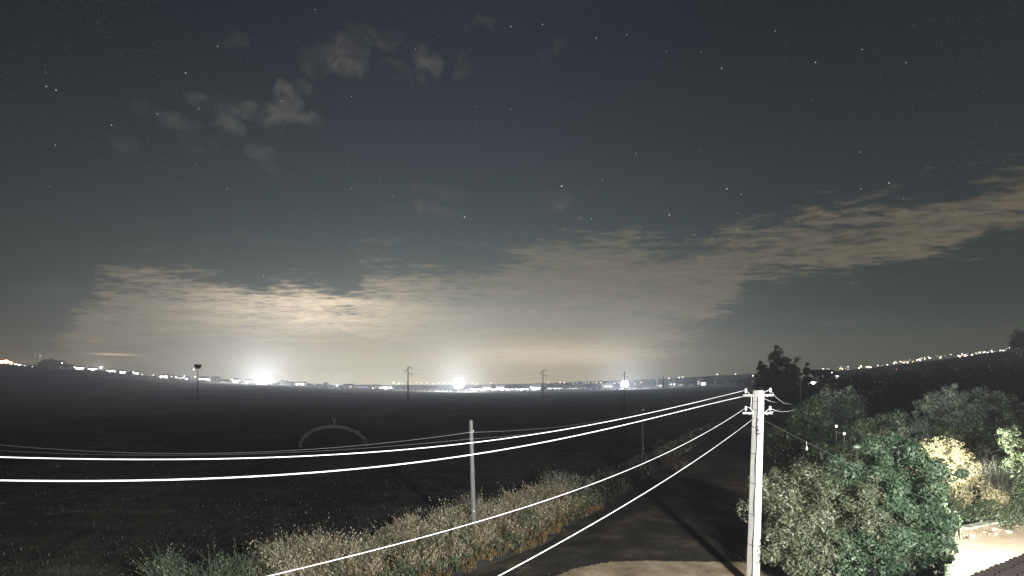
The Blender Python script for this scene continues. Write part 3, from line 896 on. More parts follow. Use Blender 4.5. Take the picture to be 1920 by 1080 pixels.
MB().tube([(-.72, 0, p.z - .15), (-.8, 0, p.z - .5), (-.95, 0, p.z - .55)], .05, 6).build('lamp_arm', M['far_pole'], t)
MB().sphere((-.95, 0, p.z - .35), .13, 8, 6).build('lamp_head', M['lit_window'], t, True)

# marker post on the loop
g = gnd(627, 798)
t = empty('marker_post', (g.x, g.y, 0)); tag(t, 'small forked marker post at the head of the pale loop track', 'post')
MB().tube([(0, 0, 0), (0, 0, .75)], .06, 8).build('stake', M['white_pole'], t)
for s in (-1, 1): MB().tube([(0, 0, .72), (s * .35, 0, 1.35)], .06, 6).build('fork', M['white_pole'], t)

# ----------------------------------------------------------------- near trees and hedge on the right
def rtree(u, top, d, hw, mat, label, n, size, seed, z0=.25, nclump=110, ck=.27, **k):
    x = (u - 960) / F * d; z = H - (top - VH) / F * d
    b = h1(x, d)
    return make_tree(k.pop('name', 'leafy_tree'), (x, d, b), hw / F * d, z0, z - b, mat, label, nclump, hw / F * d * ck, n, size, seed, **k)


rtree(1548, 868, 21.2, 106, 'leaf_brown', 'bushy grey-brown leafed tree right beside the white utility pole', 34000, .125, 61, nclump=85, ck=.24, r0=.09)
rtree(1684, 838, 20.6, 84, 'leaf_green', 'dense deep green tree in front of the glowing bush', 38000, .15, 62, nclump=80, ck=.26, r0=.11)
rtree(1500, 985, 19.6, 66, 'leaf_brown', 'low grey green shrub at the foot of the white utility pole', 9000, .11, 63, name='shrub', cat='bush', nclump=60, r0=.05)
rtree(1728, 940, 19.6, 58, 'leaf_green', 'low green bush in front of the dense green tree by the yard wall', 9000, .13, 64, name='shrub', cat='bush', nclump=60, r0=.05)
rtree(1640, 1010, 18.6, 70, 'leaf_green', 'low dark green bush under the two big leafy trees', 9000, .13, 65, name='shrub', cat='bush', nclump=60, r0=.05)

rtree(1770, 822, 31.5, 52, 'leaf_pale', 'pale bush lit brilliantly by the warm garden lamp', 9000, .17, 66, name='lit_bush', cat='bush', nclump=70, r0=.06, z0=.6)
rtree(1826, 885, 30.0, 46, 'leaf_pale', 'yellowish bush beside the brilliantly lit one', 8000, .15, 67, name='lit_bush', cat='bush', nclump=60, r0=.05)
rtree(1865, 870, 31.5, 50, 'leaf_hedge', 'dark green hedge bush above the low yard wall', 12000, .15, 68, name='hedge_bush', cat='bush', nclump=70, r0=.05)
rtree(1830, 945, 29.0, 55, 'leaf_hedge', 'low dark hedge bush behind the leaning canes', 9000, .13, 69, name='hedge_bush', cat='bush', nclump=60, r0=.05)
rtree(1915, 830, 30.5, 40, 'leaf_hedge', 'tall green bush at the frame edge above the yard wall', 9000, .15, 70, name='lit_bush', cat='bush', nclump=60, r0=.06)
rtree(1960, 900, 30.5, 60, 'leaf_hedge', 'hedge bush at the far end of the yard wall', 6000, .15, 71, name='hedge_bush', cat='bush', nclump=50, r0=.05)
# spiky clump in the hedge
x, y = (1858 - 960) / F * 29.4, 29.4
rs = np.random.default_rng(9)
Ps = np.stack([x + rs.normal(scale=.45, size=420), y + rs.normal(scale=.35, size=420), np.full(420, 1.9)], 1)
V_, F_ = blades(Ps, .5, 2.0, .025, 77, 1.0, .1)
tag(link_mesh('reed_clump', np_mesh('reed_clump', V_, F_), M['grass_field']), 'dark spiky reed clump rising out of the hedge', 'reeds')

# mid-distance trees
rtree(1764, 728, 55, 44, 'leaf_olive', 'round grey green olive tree, first of the row behind the lit bush', 8000, .30, 81, name='olive_tree', nclump=90, z0=1.2, r0=.16)
rtree(1815, 731, 57, 34, 'leaf_olive', 'grey green olive tree, middle one of the row of three', 6500, .30, 82, name='olive_tree', nclump=80, z0=1.2, r0=.16)
rtree(1866, 729, 52, 30, 'leaf_olive', 'paler narrow olive tree, last of the row of three', 6000, .27, 83, name='olive_tree', nclump=70, z0=1.2, r0=.15)
rtree(1908, 748, 44, 42, 'leaf_dark', 'dark loose-leafed tree at the frame edge beyond the tall green bush', 7000, .26, 84, nclump=80, r0=.14)
rtree(1568, 730, 76, 48, 'leaf_olive', 'broad dim rounded tree beyond the thin dark wires', 6500, .36, 85, name='round_tree', nclump=90, z0=1.0, r0=.18)
rtree(1512, 752, 52, 30, 'leaf_hedge', 'dim green upright tree right behind the white utility pole', 6000, .24, 86, nclump=70, r0=.13)
rtree(1575, 790, 46, 34, 'leaf_hedge', 'dim green bush around the small white garden lamp', 5000, .20, 87, name='garden_bush', cat='bush', nclump=60)
rtree(1650, 778, 50, 40, 'leaf_hedge', 'dim bush, first of the low row under the hillside', 5000, .22, 88, name='garden_bush', cat='bush', nclump=60)
rtree(1700, 772, 52, 40, 'leaf_olive', 'dim grey bush next to the small bare pale tree', 5000, .22, 89, name='garden_bush', cat='bush', nclump=60)
rtree(1788, 790, 44, 50, 'leaf_hedge', 'dark leafy bush below the olive row', 6500, .20, 90, name='garden_bush', cat='bush', nclump=70)
rtree(1850, 800, 42, 44, 'leaf_hedge', 'dark leafy bush below the narrow olive tree', 6500, .20, 91, name='garden_bush', cat='bush', nclump=70)
rtree(1620, 812, 40, 40, 'leaf_hedge', 'low dim bush behind the pale water tank', 4500, .18, 92, name='garden_bush', cat='bush', nclump=50)
rtree(1540, 822, 38, 46, 'leaf_dark', 'dark bush between the white utility pole and the garden lamps', 5000, .18, 93, name='garden_bush', cat='bush', nclump=60)
rtree(1480, 800, 44, 30, 'leaf_dark', 'very dark bush showing just beside the pole head', 4000, .22, 94, name='garden_bush', cat='bush', nclump=50)
# bare pale tree
x, y = (1716 - 960) / F * 47, 47
t = empty('bare_tree', (x, y, 0)); tag(t, 'small bare pale-barked tree standing in the dim orchard', 'tree')
limb_mesh(3.2, .09, 1.6, 12, 15, .02).build('trunk', M['pale_bark'], t, True)
C, rad, r = crown_clumps(1.7, 1.7, 2.2, 4.6, 30, .3, 15)
V_, F_ = leaf_cloud(C, rad, 900, .13, r=r)
link_mesh('crown', np_mesh('crown', V_, F_), M['leaf_olive'], t)
# tall dark trees against the sky
for (u, top, hw, sd, lab) in ((1457, 656, 21, 101, 'tallest dark tree standing against the sky behind the white utility pole'), (1488, 662, 15, 102, 'tall narrow dark tree beside the tallest one'),
                              (1430, 684, 13, 103, 'shorter dark tree on the field side of the tallest one'), (1511, 685, 9, 104, 'small dark tree next to the hillside house lights'),
                              (1468, 700, 30, 105, 'broad dark tree filling the foot of the tall group')):
    rtree(u, top, 112, hw, 'leaf_dark', lab, 7000, .48, sd, name='tall_tree', z0=1.5, nclump=70, ck=.36, r0=.25)

# thin pole among the trees
p = at(1501, 700, 70); t = empty('thin_pole', (p.x, p.y, h1(p.x, p.y))); tag(t, 'thin dim pole among the dark trees beside the white utility pole', 'pole')
MB().tube([(0, 0, -.2), (0, 0, p.z - h1(p.x, p.y))], [.07, .05], 8).build('shaft', M['dark_wood'], t, True)
MB().box((0, 0, p.z - h1(p.x, p.y) - .3), (.7, .08, .08)).build('crossarm', M['dark_wood'], t)

# hillside forest (shared meshes)
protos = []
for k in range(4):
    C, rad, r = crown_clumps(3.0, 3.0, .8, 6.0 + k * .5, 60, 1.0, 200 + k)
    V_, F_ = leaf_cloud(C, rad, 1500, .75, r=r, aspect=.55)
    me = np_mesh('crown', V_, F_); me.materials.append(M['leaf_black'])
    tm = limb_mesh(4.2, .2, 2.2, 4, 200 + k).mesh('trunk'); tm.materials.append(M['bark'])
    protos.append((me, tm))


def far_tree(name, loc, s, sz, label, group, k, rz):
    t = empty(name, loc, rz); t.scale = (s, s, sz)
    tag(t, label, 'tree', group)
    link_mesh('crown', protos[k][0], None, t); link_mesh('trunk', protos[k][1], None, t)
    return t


rh = random.Random(44)
n = 0
while n < 190:
    d = 85 + 370 * rh.random() ** .8; u = rh.uniform(1475, 2010)
    if d < 130 and u < 1560: continue
    if u < 1600 and d > 350: continue
    x = (u - 960) / F * d
    s = rh.uniform(.7, 1.25)
    if H - (np.interp(u, HU, HV) + 3 - VH) / F * d < h1(x, d) + 6.8 * s: continue
    far_tree('hillside_tree', (x, d, h1(x, d) - .2), s, s * rh.uniform(.75, 1.0), 'dark tree in the unlit woods covering the hillside', 'trees on the dark hillside', rh.randrange(4), rh.uniform(0, 6.28))
    n += 1
x = (1915 - 960) / F * 300
far_tree('hillside_tree', (x, 300, h1(x, 300)), 1.7, 2.6, 'tallest dark tree breaking the hillside skyline at the frame edge', 'trees on the dark hillside', 1, .3)

# trees along the horizon
HT = [(100, 672, 20, 440, 'broad dark tree crowning the ridge beside the twin towers'), (84, 677, 12, 440, 'dark tree on the ridge next to the twin towers'),
      (122, 682, 14, 440, 'dark ridge tree with a tiny lamp above it'), (405, 706, 9, 430, 'dark tree past the bushy-topped pole'), (417, 709, 6, 430, 'small dark tree before the glaring floodlight'),
      (425, 710, 6, 430, 'smallest dark tree before the glaring floodlight'), (532, 713, 11, 430, 'dark tree just past the glaring floodlight'), (547, 716, 9, 430, 'lower dark tree past the glaring floodlight'),
      (581, 718, 8, 430, 'dark tree between two lit patches'), (597, 719, 9, 430, 'low dark horizon tree next to the round one'), (612, 717, 6, 430, 'neat round dark tree beside the cool blue lamp'),
      (706, 722, 10, 430, 'low dark tree over the white gables'), (1086, 714, 9, 430, 'dark domed tree among the horizon lamps'), (1060, 719, 9, 440, 'low dark tree among the horizon lamps'),
      (1178, 712, 4, 440, 'pointed little tree behind the diamond-shaped light'), (1233, 708, 4, 420, 'round dark tree standing alone on the horizon'), (1256, 712, 4, 430, 'small dark tree over the pair of white lamps'),
      (1264, 710, 3.5, 430, 'narrow dark tree over the pair of white lamps'), (1297, 711, 7, 420, 'dark tree before the lit arched greenhouse'), (1319, 710, 6, 430, 'dark tree directly behind the lit arched greenhouse'),
      (1345, 711, 14, 400, 'long low dark tree past the greenhouse'), (1375, 709, 14, 400, 'low dark tree in the hedge below the distant ridge'), (1405, 703, 6, 300, 'dark tree beside two small lamps near the tall group'),
      (1398, 711, 16, 300, 'wide low dark tree near the tall group'), (938, 722, 9, 460, 'low dark tree behind the lit sheds'), (965, 722, 10, 460, 'wide low dark tree behind the lit sheds'), (1030, 722, 8, 460, 'low dark tree beside the yard lamp pole')]
for i, (u, top, hw, d, lab) in enumerate(HT):
    p = at(u, top, d); b = h1(p.x, d)
    s = hw / F * d / 3.3; sz = max(p.z - b, 3) / 6.6
    far_tree('horizon_tree', (p.x, d, b - .1), s, sz, lab, 'trees along the horizon', i % 4, i * 1.7)
# unbroken low scrub line along the far field edge
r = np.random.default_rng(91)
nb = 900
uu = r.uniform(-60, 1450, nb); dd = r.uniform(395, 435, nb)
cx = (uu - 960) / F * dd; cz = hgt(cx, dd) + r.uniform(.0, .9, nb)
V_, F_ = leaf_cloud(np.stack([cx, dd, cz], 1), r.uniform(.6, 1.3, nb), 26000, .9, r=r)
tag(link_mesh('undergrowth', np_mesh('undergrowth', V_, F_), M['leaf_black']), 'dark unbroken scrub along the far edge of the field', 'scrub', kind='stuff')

# ----------------------------------------------------------------- distant buildings
def shed(u, d, hw, eave, ridge, label, lit=None, roof='far_roof', name='farm_shed', wall='far_plaster', cat='building', group='buildings on the horizon'):
    """gabled building facing the camera; lit = list of (x0,x1,z0,z1) fractions of the front wall that glow"""
    x = (u - 960) / F * d; b = h1(x, d)
    t = empty(name, (x, d, b)); tag(t, label, cat, group)
    w = hw / F * d; dep = 7.0
    he = H - (eave - VH) / F * d - b; hr = H - (ridge - VH) / F * d - b
    he = max(he, 2.4); hr = max(hr, he + .8)
    MB().poly([(-w, 0, -.5), (w, 0, -.5), (w, dep, -.5), (-w, dep, -.5), (-w, 0, he), (w, 0, he), (w, dep, he), (-w, dep, he), (-w, dep / 2, hr - .05), (w, dep / 2, hr - .05)],
              [(0, 1, 5, 4), (1, 2, 6, 9, 5), (2, 3, 7, 6), (3, 0, 4, 8, 7)]).build('wall', M[wall], t)
    o_ = .35
    MB().poly([(-w - o_, -o_, he - .12), (w + o_, -o_, he - .12), (w + o_, dep / 2, hr), (-w - o_, dep / 2, hr), (w + o_, dep + o_, he - .12), (-w - o_, dep + o_, he - .12),
               (-w - o_, -o_, he + .1), (w + o_, -o_, he + .1), (w + o_, dep / 2, hr + .22), (-w - o_, dep / 2, hr + .22), (w + o_, dep + o_, he + .1), (-w - o_, dep + o_, he + .1)],
              [(1, 0, 3, 2), (2, 3, 5, 4), (6, 7, 8, 9), (9, 8, 10, 11), (0, 1, 7, 6), (4, 5, 11, 10), (0, 6, 9, 3), (3, 9, 11, 5), (7, 1, 2, 8), (8, 2, 4, 10)]).build('roof', M[roof], t)
    hb = min(he, 3.0); zb_ = he - hb
    for (x0, x1, z0, z1, mt) in (lit or []):
        f = MB().box(((x0 + x1 - 1) * w, -.04, zb_ + hb * (z0 + z1) / 2), ((x1 - x0) * 2 * w, .06, hb * (z1 - z0))).build('window', M[mt], t)  # glowing panels with sills, standing in for light on the front walls
        MB().box(((x0 + x1 - 1) * w, -.09, zb_ + hb * z0 - .08), ((x1 - x0) * 2 * w + .2, .1, .12)).build('sill', M['far_plaster'], f)
    return t


LW, LD = 'lit_window', 'lit_dim'
full = lambda m: [(.06, .48, .12, .9, m), (.54, .94, .12, .9, m)]
shed(149, 445, 9, 690, 687, 'low lit building on the ridge nearest the dark ridge trees', full(LW))
shed(172, 445, 8, 693, 690, 'low lit building on the ridge under the thin bright streak', full(LW))
shed(208, 445, 9, 698, 694, 'long lit building on the ridge past the starry lamp', full(LW))
shed(230, 446, 6, 700, 694, 'gabled lit building at the end of the ridge', full(LW))
shed(255, 446, 5, 703, 698, 'small lit house below the ridge end', full(LW))
shed(307, 446, 8, 706, 702, 'lit white house between the lamp posts', full(LW))
shed(338, 446, 9, 711, 708, 'long dim house beside the cool blue post lamp', full(LD))
shed(378, 446, 6, 710, 706, 'lit house just past the bushy-topped pole', full(LW))
shed(389, 446, 5, 712, 708, 'house with a bright ring of light past the bushy-topped pole', full(LW))
shed(441, 446, 5, 713, 709, 'pale lit house close to the glaring floodlight', full(LW))
shed(462, 446, 7, 715, 711, 'dark-roofed house touching the glare of the floodlight', [(.5, .9, .2, .8, LW)])
shed(562, 446, 9, 725, 721, 'lit house among dark trees past the floodlight', full(LW))
shed(652, 446, 8, 725, 720, 'dark gabled barn beside the cool blue lamp', [(.72, .96, .2, .8, LD)])
shed(678, 446, 15, 726, 723, 'long dark low barn in the bright glow', None)
shed(705, 440, 8, 729, 726, 'white gabled shed beside the bright yard lamp', full(LW), roof='plaster')
shed(720, 440, 8, 729, 726, 'second white gabled shed touching the bright yard lamp', full(LW), roof='plaster')
shed(912, 442, 8, 727, 722.5, 'pale-roofed shed lit from below, nearer the second floodlight', full(LW), roof='plaster')
shed(938, 442, 8, 727, 722.5, 'pale-roofed shed lit from below, farther from the second floodlight', full(LW), roof='plaster')
shed(1006, 442, 8, 727, 721, 'lit shed beside the cool star-shaped lamp', full(LW), roof='plaster')
shed(1140, 446, 9, 722, 718, 'dim grey building before the diamond-shaped light', full(LD))
shed(1236, 430, 5, 723, 720, 'tiny pale building under the lone round tree', full(LD))
shed(1320, 420, 6, 718, 713, 'lit arched greenhouse before the dark hedge', [(.05, .75, .1, .95, LW)], roof='plaster', name='greenhouse')
shed(1277, 440, 6, 722, 719, 'low dark farm building past the pair of white lamps', [(.3, .6, .3, .7, LD)])
# hillside house
shed(1548, 170, 24, 704, 694, 'dark-roofed house on the hillside with one lit end wall', [(.84, 1.0, .1, .98, LW), (.42, .47, .4, .6, 'lamp_red')], name='hillside_house')
shed(1524, 170, 7, 714, 711, 'small lit porch below the hillside house', full(LW), name='porch_building')
# boundary walls; glowing panels on their fronts stand in for light falling on them
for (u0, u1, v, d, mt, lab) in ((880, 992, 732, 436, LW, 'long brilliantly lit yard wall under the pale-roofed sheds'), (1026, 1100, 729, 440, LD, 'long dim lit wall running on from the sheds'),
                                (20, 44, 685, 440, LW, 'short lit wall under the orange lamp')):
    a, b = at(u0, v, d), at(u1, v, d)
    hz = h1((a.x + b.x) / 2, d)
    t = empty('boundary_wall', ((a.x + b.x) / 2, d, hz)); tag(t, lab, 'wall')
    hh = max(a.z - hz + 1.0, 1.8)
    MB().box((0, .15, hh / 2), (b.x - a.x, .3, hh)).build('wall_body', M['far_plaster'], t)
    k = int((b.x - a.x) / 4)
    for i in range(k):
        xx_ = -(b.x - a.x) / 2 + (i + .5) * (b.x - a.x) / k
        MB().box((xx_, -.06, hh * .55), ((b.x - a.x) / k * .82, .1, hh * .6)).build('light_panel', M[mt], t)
# twin towers
for (u, top, lab) in ((66, 662, 'white banded water tower, taller of the pair on the ridge'), (74, 663.5, 'white banded water tower, shorter of the pair on the ridge')):
    p = at(u, top, 470); b = h1(p.x, 470); hh = p.z - b
    t = empty('water_tower', (p.x, 470, b)); tag(t, lab, 'tower', 'twin towers on the ridge')
    MB().tube([(0, 0, -1), (0, 0, hh - 5)], [.55, .42], 12).build('shaft', M['plaster'], t, True)
    MB().lathe((0, 0, hh - 6), [(.42, 0), (1.1, .8), (1.1, 2.2), (.6, 2.3), (.6, 3.3), (1.1, 3.4), (1.1, 5.2), (.5, 6), (0, 6.1)], 14).build('tank', M['plaster'], t, True)

# ----------------------------------------------------------------- distant lamps
def post_lamp(u, v, d, size, mat, label, group=None, name='street_lamp', power=0, col=(1, 1, 1), aim=None, extra_h=0):
    p = at(u, v, d); b = h1(p.x, d)
    b = min(b, p.z - 1.2)
    t = empty(name, (p.x, d, b)); tag(t, label, 'lamp', group)
    h = p.z - b
    MB().tube([(0, 0, -.3), (0, 0, h)], [.11, .06], 6).build('post', M['dark_metal'], t)
    hd = MB().box((0, -.25, h + .10), (size * 1.1, .7, .10)).build('lamp_head', M['dark_metal'], t)
    MB().sphere((0, -.25, h - size * .25), size * .5, 8, 6, (1, 1, .8)).build('bulb', M[mat], hd, True)
    if power:
        L = bpy.data.lights.new('lamp_light', 'POINT'); L.energy = power; L.color = col; L.shadow_soft_size = .5
        o = bpy.data.objects.new('lamp_light', L); COL.objects.link(o); o.parent = t; o.location = (0, -1.2, h - size * .3)
    return t


def flood(u, v, d, power, col, mat, label, rings):
    p = at(u, v, d); b = h1(p.x, d)
    t = empty('floodlight_mast', (p.x, d, b)); tag(t, label, 'floodlight')
    h = p.z - b
    MB().tube([(0, 0, -.5), (0, 0, h + .3)], [.30, .18], 10).build('mast', M['metal'], t, True)
    MB().lathe((0, -.1, h - .1), [(.9, 0), (1.0, .1), (.9, .2)], 16).build('head_frame', M['metal'], t)
    for k in range(rings):  # rings of lamps added to fill out the round lens glare
        nk = 1 if k == 0 else 6 * k
        for i in range(nk):
            a = 2 * math.pi * (i + .5 * (k % 2)) / nk
            x_, z_ = k * 1.45 * math.cos(a), h + k * 1.30 * math.sin(a)
            c = MB().tube([(x_, -.10, z_), (x_, -.42, z_)], .62, 10).build('lamp_housing', M['dark_metal'], t)
            MB().tube([(x_, -.42, z_), (x_, -.47, z_)], .57, 10).build('lamp_glass', M[mat], c)
            if k: MB().tube([(0, .05, h), (x_, .0, z_)], .05, 4).build('strut', M['metal'], t)
    L = bpy.data.lights.new('flood_light', 'POINT'); L.energy = power; L.color = col; L.shadow_soft_size = .6
    o = bpy.data.objects.new('flood_light', L); COL.objects.link(o); o.parent = t; o.location = (0, -1.6, h)
    return t


flood(497, 711, 420, 1.35e6, (1, .985, .97), 'lamp_white', 'glaring floodlight mast, brighter of the two at the field edge', 5)
flood(860, 719, 420, 1.2e6, (1, .99, .97), 'lamp_white', 'glaring floodlight mast beside the lit boundary wall', 4)
flood(1171, 720, 420, 8.5e5, (.90, .94, 1), 'lamp_blue', 'smaller cool floodlight mast under a tall power pole', 3)
post_lamp(733, 726, 425, 1.6, 'lamp_white', 'bright yard lamp beside the white gabled sheds', power=9e4, col=(.93, 1, .97))
post_lamp(632, 722, 425, 1.4, 'lamp_blue', 'cool blue lamp beside the neat round tree', power=6e4, col=(.80, .86, 1))
post_lamp(996, 726, 425, 1.3, 'lamp_blue', 'cool star-shaped yard lamp beside the lit shed', power=4.5e4, col=(.82, .88, 1))
post_lamp(350, 710, 425, 1.3, 'lamp_blue', 'cool blue lamp on the left edge of the plain', power=4.5e4, col=(.85, .88, 1))
post_lamp(190, 688, 430, 1.6, 'lamp_white', 'starry white lamp on the ridge under the bright streak', power=6e4, col=(1, .97, .92))
post_lamp(12, 676, 430, 3.6, 'lamp_orange', 'big orange lamp on the ridge at the frame edge', power=9e4, col=(1, .60, .30))
post_lamp(1264, 720, 425, 1.0, 'lamp_blue', 'larger of two white lamps under the narrow trees', power=1.5e4, col=(.9, .93, 1))
post_lamp(1258, 720, 425, .7, 'lamp_white', 'smaller of two white lamps under the narrow trees')
post_lamp(47, 685, 430, 1.6, 'lamp_white', 'white lamp at the foot of the twin towers, outer one')
post_lamp(62, 687, 430, 1.6, 'lamp_white', 'white lamp right at the foot of the twin towers')
post_lamp(1605, 716, 165, .42, 'lamp_blue', 'lone white lamp on the slope below the hillside house', col=(.9, .92, 1))
post_lamp(1559, 698, 168, .30, 'lamp_white', 'small upper lamp on the lit end of the hillside house')
post_lamp(1559, 707, 168, .30, 'lamp_white', 'small lower lamp on the lit end of the hillside house')
post_lamp(1680, 692, 300, .35, 'lamp_red', 'tiny red lamp low on the dark hillside')
post_lamp(1727, 696, 300, .35, 'lamp_white', 'tiny white lamp alone in the dark hillside woods')
rl = random.Random(8)
post_lamp(3, 677, 432, 3.2, 'lamp_orange', 'orange lamp cut by the frame edge below the biggest orange one')  # three orange lamps added to widen the flare of the big one
post_lamp(21, 679, 432, 2.6, 'lamp_orange', 'orange lamp just inside of the biggest orange one')
post_lamp(30, 682, 432, 1.8, 'lamp_orange', 'smallest orange lamp, last of the orange row')
# ridge and plain lamps
for (u, v) in ((117, 680), (140, 688), (158, 690), (181, 692), (200, 695), (218, 697), (250, 697), (267, 702), (288, 703), (296, 708), (322, 706), (330, 706), (346, 705), (366, 706), (420, 712), (435, 711), (450, 713)):
    post_lamp(u, v, 438 + rl.uniform(-5, 5), rl.uniform(.5, .8), 'lamp_white', 'tiny white street lamp in the row leading down the ridge', 'lamps down the ridge')
for u in (738, 748, 756, 770, 781, 790, 801, 812, 822, 832, 842, 886, 894, 920, 1028, 1050, 1058, 1075, 1098, 1104, 1112, 1118, 1126, 1134, 1139, 1146, 1152, 1160, 1190, 1202):
    post_lamp(u, 718.2 + rl.uniform(-1.6, 1.4), 470 + rl.uniform(0, 60), rl.uniform(.45, .85), rl.choice(['lamp_white', 'lamp_white', 'lamp_warm', 'lamp_warm', 'lamp_orange']), 'tiny street lamp in the string along the flat horizon', 'lamps along the flat horizon')
for (u, v) in ((1254, 709.5), (1273, 708), (1280, 706.8), (1345, 702), (1379, 701.5)):
    p = at(u, v, 1560)
    t = empty('ridge_lamp', (p.x, 1560, 10)); tag(t, 'faint lamp on the distant hazy ridge', 'lamp', 'lamps on the distant ridge')
    MB().tube([(0, 0, 0), (0, 0, p.z - 10)], .2, 5).build('post', M['dark_metal'], t)
    MB().sphere((0, -.5, p.z - 10), 1.6, 8, 6).build('bulb', M['lit_window'], t, True)
for (u, v) in ((1411, 704), (1418, 704)):
    post_lamp(u, v, 260, .5, 'lamp_white', 'small white lamp between the round tree and the tall group', 'pair of lamps by the tall group')
# hillside town
for k in range(150):
    c0, c1 = rl.choice([(1542, 1600)] * 4 + [(1600, 1640)] + [(1636, 1665)] * 2 + [(1675, 1765)] * 6 + [(1765, 1800)] + [(1798, 1815)] * 2 + [(1820, 1905)] * 4 + [(1518, 1545)])
    u = rl.uniform(c0, c1)
    vr = np.interp(u, [1515, 1545, 1600, 1640, 1700, 1760, 1800, 1850, 1920], [704, 694, 690, 687, 679, 669, 667, 661, 652])
    v = vr + rl.choice([rl.uniform(-1.5, 1.5), rl.uniform(-3.5, 2.0)])
    post_lamp(u, v - .5, 482 + rl.uniform(0, 60), rl.choice([.22, .28, .35, .5, .7, 1.1]), rl.choice(['lamp_white', 'lamp_white', 'lamp_warm', 'lamp_warm', 'lamp_orange']), 'tiny street lamp in the lit town along the hillside skyline', 'lamps of the hillside town')

# ----------------------------------------------------------------- small garden things
def garden_lamp(u, v, d, label, power):
    p = at(u, v, d)
    t = empty('garden_lamp', (p.x, p.y, 0)); tag(t, label, 'lamp', 'small garden lamps')
    MB().tube([(0, 0, 0), (0, 0, p.z)], .03, 8).build('post', M['dark_metal'], t)
    MB().lathe((0, 0, p.z), [(.13, .02), (.10, .08), (.04, .13), (0, .135)], 12).build('shade', M['porcelain'], t, True)
    MB().sphere((0, 0, p.z - .03), .075, 10, 7).build('bulb', M['lit_window'], t, True)


garden_lamp(1568, 799, 42, 'small white garden lamp, upper one in the dim bushes', 10)
garden_lamp(1583, 813, 40, 'small white garden lamp, lower one in the dim bushes', 6)
p = at(1606, 832, 36)
t = empty('water_tank', (p.x, p.y, 0)); tag(t, 'pale green water tank half hidden in the dim garden', 'tank')
MB().lathe((0, 0, p.z - .3), [(.20, 0), (.22, .05), (.22, .14), (.17, .19), (.06, .21), (0, .215)], 18).build('body', M['plastic'], t, True)
MB().box((0, 0, (p.z - .3) / 2), (.10, .10, p.z - .3)).build('stand', M['dark_metal'], t)
MB().lathe((0, 0, p.z - .09), [(.05, 0), (.05, .02), (0, .03)], 12).build('cap', M['plastic'], t, True)

# warm garden spotlight in front of the pale bush
p = at(1758, 868, 29.4)
t = empty('garden_spotlight', (p.x, p.y, 0)); tag(t, 'warm garden spotlight glaring into the pale bush', 'lamp')
MB().tube([(0, 0, 0), (0, 0, p.z - .1)], .035, 8).build('post', M['dark_metal'], t)
c = MB().box((0, 0, p.z), (.30, .14, .22)).build('lamp_housing', M['dark_metal'], t)
MB().box((0, .09, p.z), (.26, .03, .18)).build('lamp_glass', M['lamp_warm'], c)
L = bpy.data.lights.new('garden_light', 'SPOT'); L.energy = 105000; L.color = (1, .91, .72); L.shadow_soft_size = .09; L.spot_size = R(76); L.spot_blend = .5
o = bpy.data.objects.new('garden_light', L); COL.objects.link(o); o.parent = t; o.location = (0, .16, p.z)
o.rotation_euler = Vector((1.5, 1.0, -.22)).to_track_quat('-Z', 'Y').to_euler()

# red post at the apron edge
g = at(1401, 1056, 22.9)
t = empty('red_post', (g.x + .02, 22.9, 0)); tag(t, 'short faded red post at the corner of the concrete apron', 'post')
MB().box((0, 0, .29), (.15, .15, .58)).build('stake', M['red_post'], t)
MB().poly([(-.09, -.09, .585), (.09, -.09, .585), (.09, .09, .585), (-.09, .09, .585), (0, 0, .66)], [(0, 1, 4), (1, 2, 4), (2, 3, 4), (3, 0, 4), (3, 2, 1, 0)]).build('cap', M['red_post'], t)

# ----------------------------------------------------------------- yard on the right
yc = [(16.3, 19.0), (17.7, 20.9), (22.2, 26.2), (34, 31.2), (34, 12), (18, 12)]
tag(link_mesh('yard', np_mesh('yard', [(x, y, .03) for x, y in yc], [[0, 5, 4, 3, 2, 1]]), M['yard']), kind='structure')


def block_wall(name, a, b, h, th, label, step, mat='stone'):
    a = Vector(a); b = Vector(b); L = (b - a).length; ang = math.atan2(b.y - a.y, b.x - a.x)
    t = empty(name, (a.x, a.y, 0), ang); tag(t, label, 'wall')
    MB().box((L / 2, 0, h / 2 - .05), (L, th * .8, h + .0)).build('wall_body', M['rubble'], t)
    n = max(1, int(L / step))
    rr = random.Random(int(L * 100))
    for i in range(n):
        w = L / n
        c = MB().box(((i + .5) * w, rr.uniform(-.01, .01), h + rr.uniform(-.005, .012)), (w - .018, th + rr.uniform(-.02, .02), .11)).build('coping_stone', M[mat], t)
        bb = c.modifiers.new('bevel', 'BEVEL'); bb.width = .015; bb.segments = 1
    return t


block_wall('yard_wall', (16.0, 18.4, 0), (17.65, 20.9, 0), .55, .32, 'dark low wall running towards the house at the yard corner', .8)
block_wall('yard_wall', (23.6, 26.75, 0), (34.2, 31.4, 0), .42, .42, 'low grey green stone wall along the back of the bright yard', .85)
# rubble and roots at the foot of the back wall
r = random.Random(6)
for k in range(46):
    s = r.random()
    bx_, by_ = 22.3 + s * 9, 26.0 + s * 3.95
    sz_ = r.uniform(.06, .2)
    m = MB().sphere((0, 0, 0), sz_, 6, 4, (1, 1, .6))
    m.v = [(x * r.uniform(.8, 1.25), y * r.uniform(.8, 1.25), z * r.uniform(.8, 1.2)) for x, y, z in m.v]
    o = m.build('loose_stone', M['rubble'] if k % 3 else M['yard'])
    o.location = (bx_ + r.uniform(-.15, .5), by_ + r.uniform(-.45, .1), .03 + sz_ * .4); o.rotation_euler = (0, 0, r.uniform(0, 6))
    tag(o, 'loose broken stone lying along the foot of the low yard wall', 'stone', 'rubble along the yard wall')
